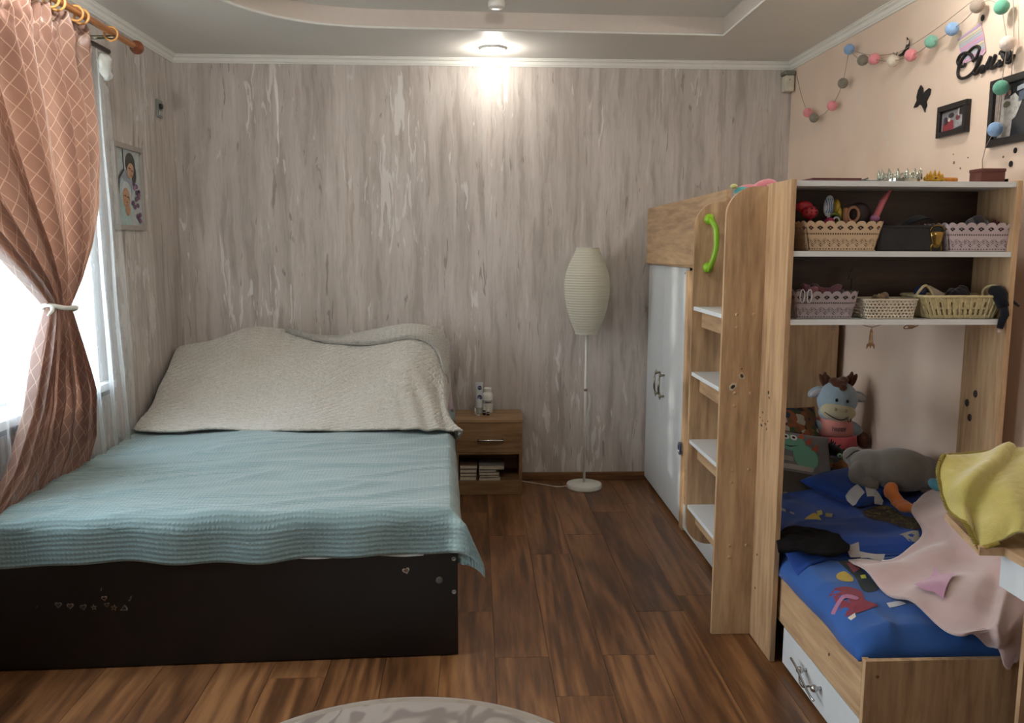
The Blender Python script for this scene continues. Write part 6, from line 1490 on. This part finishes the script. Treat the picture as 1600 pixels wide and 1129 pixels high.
photo('small_photo', (1473, 168), (1519, 154), (1515, 207), (1469, 216), 'small black framed photo of people in red on the peach wall',
      [([(0, .0), (.0, .9), (.75, .95), (.98, .5), (.98, .12), (.6, .05)], '7c7c80'), ([(.05, 0), (.08, .4), (.28, .55), (.52, .45), (.55, 0)], '8a3038'), ([(.6, .1), (.62, .6), (.95, .62), (.97, .15)], '9a9a9c'),
       (oval(.42, .72, .12, .12), '26222a'), (oval(.34, .52, .06, .09), 'b9aca4'), (oval(.72, .55, .09, .14), '6a3038'), ([(.72, .62), (.72, .97), (.80, .97), (.85, .62)], 'b9b4b0'), ([(.78, .65), (.78, 1), (1, 1), (1, .65)], '15161c'), (oval(.20, .50, .08, .2), '2e2836')], .022)
photo('wedding_photo', (1556, 130), (1640, 98), (1636, 214), (1548, 232), 'large black framed photo of a couple, the bride in a white dress',
      [([(.0, .3), (0, 1), (.12, 1), (.12, .3)], '8b7f78'), ([(.14, .5), (.14, 1), (.2, 1), (.2, .5)], '8b7f78'), ([(.10, .02), (.14, .4), (.17, .72), (.40, .72), (.42, .3), (.40, 0)], '97928c'), ([(.34, .75), (.45, .8), (.62, .62), (.50, .35), (.40, .3), (.38, .6)], 'a8a6a2'),
       (oval(.22, .84, .03, .045), '8a5f50'), (oval(.33, .83, .035, .05), '9a6a5a'), (oval(.28, .62, .08, .06), '4a4a30'), ([(.5, .9), (.95, .98), (.95, .86), (.5, .82)], '9ba0aa'), ([(.55, .8), (.9, .84), (.9, .66), (.55, .62)], '4c5666')], .026)

# striped pennant
pn = thing('striped_pennant', (RW, 3.27, 2.2), 'pastel striped paper pennant pinned high on the peach wall', 'pennant')
P0 = [(1498, 62), (1513, 52), (1534, 35), (1538, 52), (1542, 80), (1537, 86), (1507, 100)]
q = [wy(*p) for p in P0]; obj('paper', Pr([(p.y, p.z) for p in q], lambda a, b, d: Vector((RW-.003-d, a, b)), .0015), plain('pennant_paper', 'c7a5b9', .6, var=.03), pn)
for k, c in enumerate(['b9a0c4', 'c9c79a', 'a9c0a4', 'a5b9c4', 'c79ab0', 'b9a0c4', 'c9c79a', 'a0bda4', 'a5b9c4', 'c49ab4']):
    t0 = k*.1; t1 = t0+.06
    L = lambda t_: (1498+9*t_, 62+38*t_); Rr = lambda t_: (1534+8*t_, 37+43*t_)
    pts = [wy(*L(t0)), wy(*Rr(t0)), wy(*Rr(t1)), wy(*L(t1))]
    obj('printed_stripe', Pr([(p.y, p.z) for p in pts], lambda a, b, d: Vector((RW-.0050-d, a, b)), .0005), plain('stripe_'+c, c, .6, var=.02), pn)
obj('pin', El(wy(1535, 28, .004), (.004, .010, .012), seg=10), blk, pn, smooth=True)
# cursive name cutout, traced stroke by stroke
nm = thing('name_sign', (RW, 3.2, 2.15), 'black cursive name cutout on the peach wall above the large photo', 'sign')
def zx(a, b): return wy(1490+a/14.545, 60+b/14.545)
strokes = [([(310, 570), (280, 620), (220, 640), (160, 600), (135, 520), (180, 410), (250, 350), (340, 330), (430, 360), (480, 430), (490, 520)], 1),
  ([(490, 520), (560, 440), (610, 330), (640, 230), (590, 180), (500, 210), (380, 320), (260, 450), (170, 620), (140, 780), (170, 880), (240, 910), (340, 880), (440, 810), (520, 720), (590, 600), (640, 480), (670, 400)], 1),
  ([(670, 400), (620, 480), (560, 640), (510, 760), (520, 815), (580, 790), (640, 700), (700, 630), (730, 640)], 1),
  ([(730, 640), (690, 700), (670, 770), (720, 750), (790, 620), (850, 500), (890, 410)], 1), ([(890, 410), (860, 520), (820, 640), (810, 690), (870, 610), (940, 490), (1000, 370)], 1),
  ([(1000, 370), (950, 500), (900, 620), (900, 680), (960, 670), (1020, 610), (1060, 550)], 1),
  ([(1090, 480), (1080, 560), (1080, 630), (1140, 600), (1200, 510), (1240, 430)], 1), ([(1100, 370), (1130, 300), (1160, 400), (1220, 470), (1300, 460), (1330, 300), (1200, 290), (1130, 300)], 1),
  ([(1180, 340), (1200, 440), (1240, 400), (1270, 320), (1310, 240)], 1), ([(1310, 300), (1280, 430), (1250, 520), (1290, 555), (1350, 510), (1400, 420), (1420, 360)], 1)]
for pts, _ in strokes:
    pp = spline([Vector((RW-.008, zx(*p).y, zx(*p).z)) for p in pts], len(pts)*4)
    obj('letter_stroke', T(pp, .0058, seg=8), blk, nm, smooth=True)
# loose dark dot stickers
dots = thing('dot_stickers', (RW, 3.0, 1.8), 'scattered dark round dots stuck below the large photo', 'stickers')
for px_, py_, r in ((1587, 235, .010), (1580, 256, .011), (1491, 254, .006), (1490, 241, .003), (1501, 263, .004), (1568, 245, .004), (1513, 246, .003)):
    p = wy(px_, py_); obj('dot', La([(0, 0), (r, 0), (r, -.002), (0, -.0025)], (RW-.0005, p.y, p.z), seg=16, axis='x'), blk if r > .009 else plain('faded_dot', '8a7464', .7), dots)
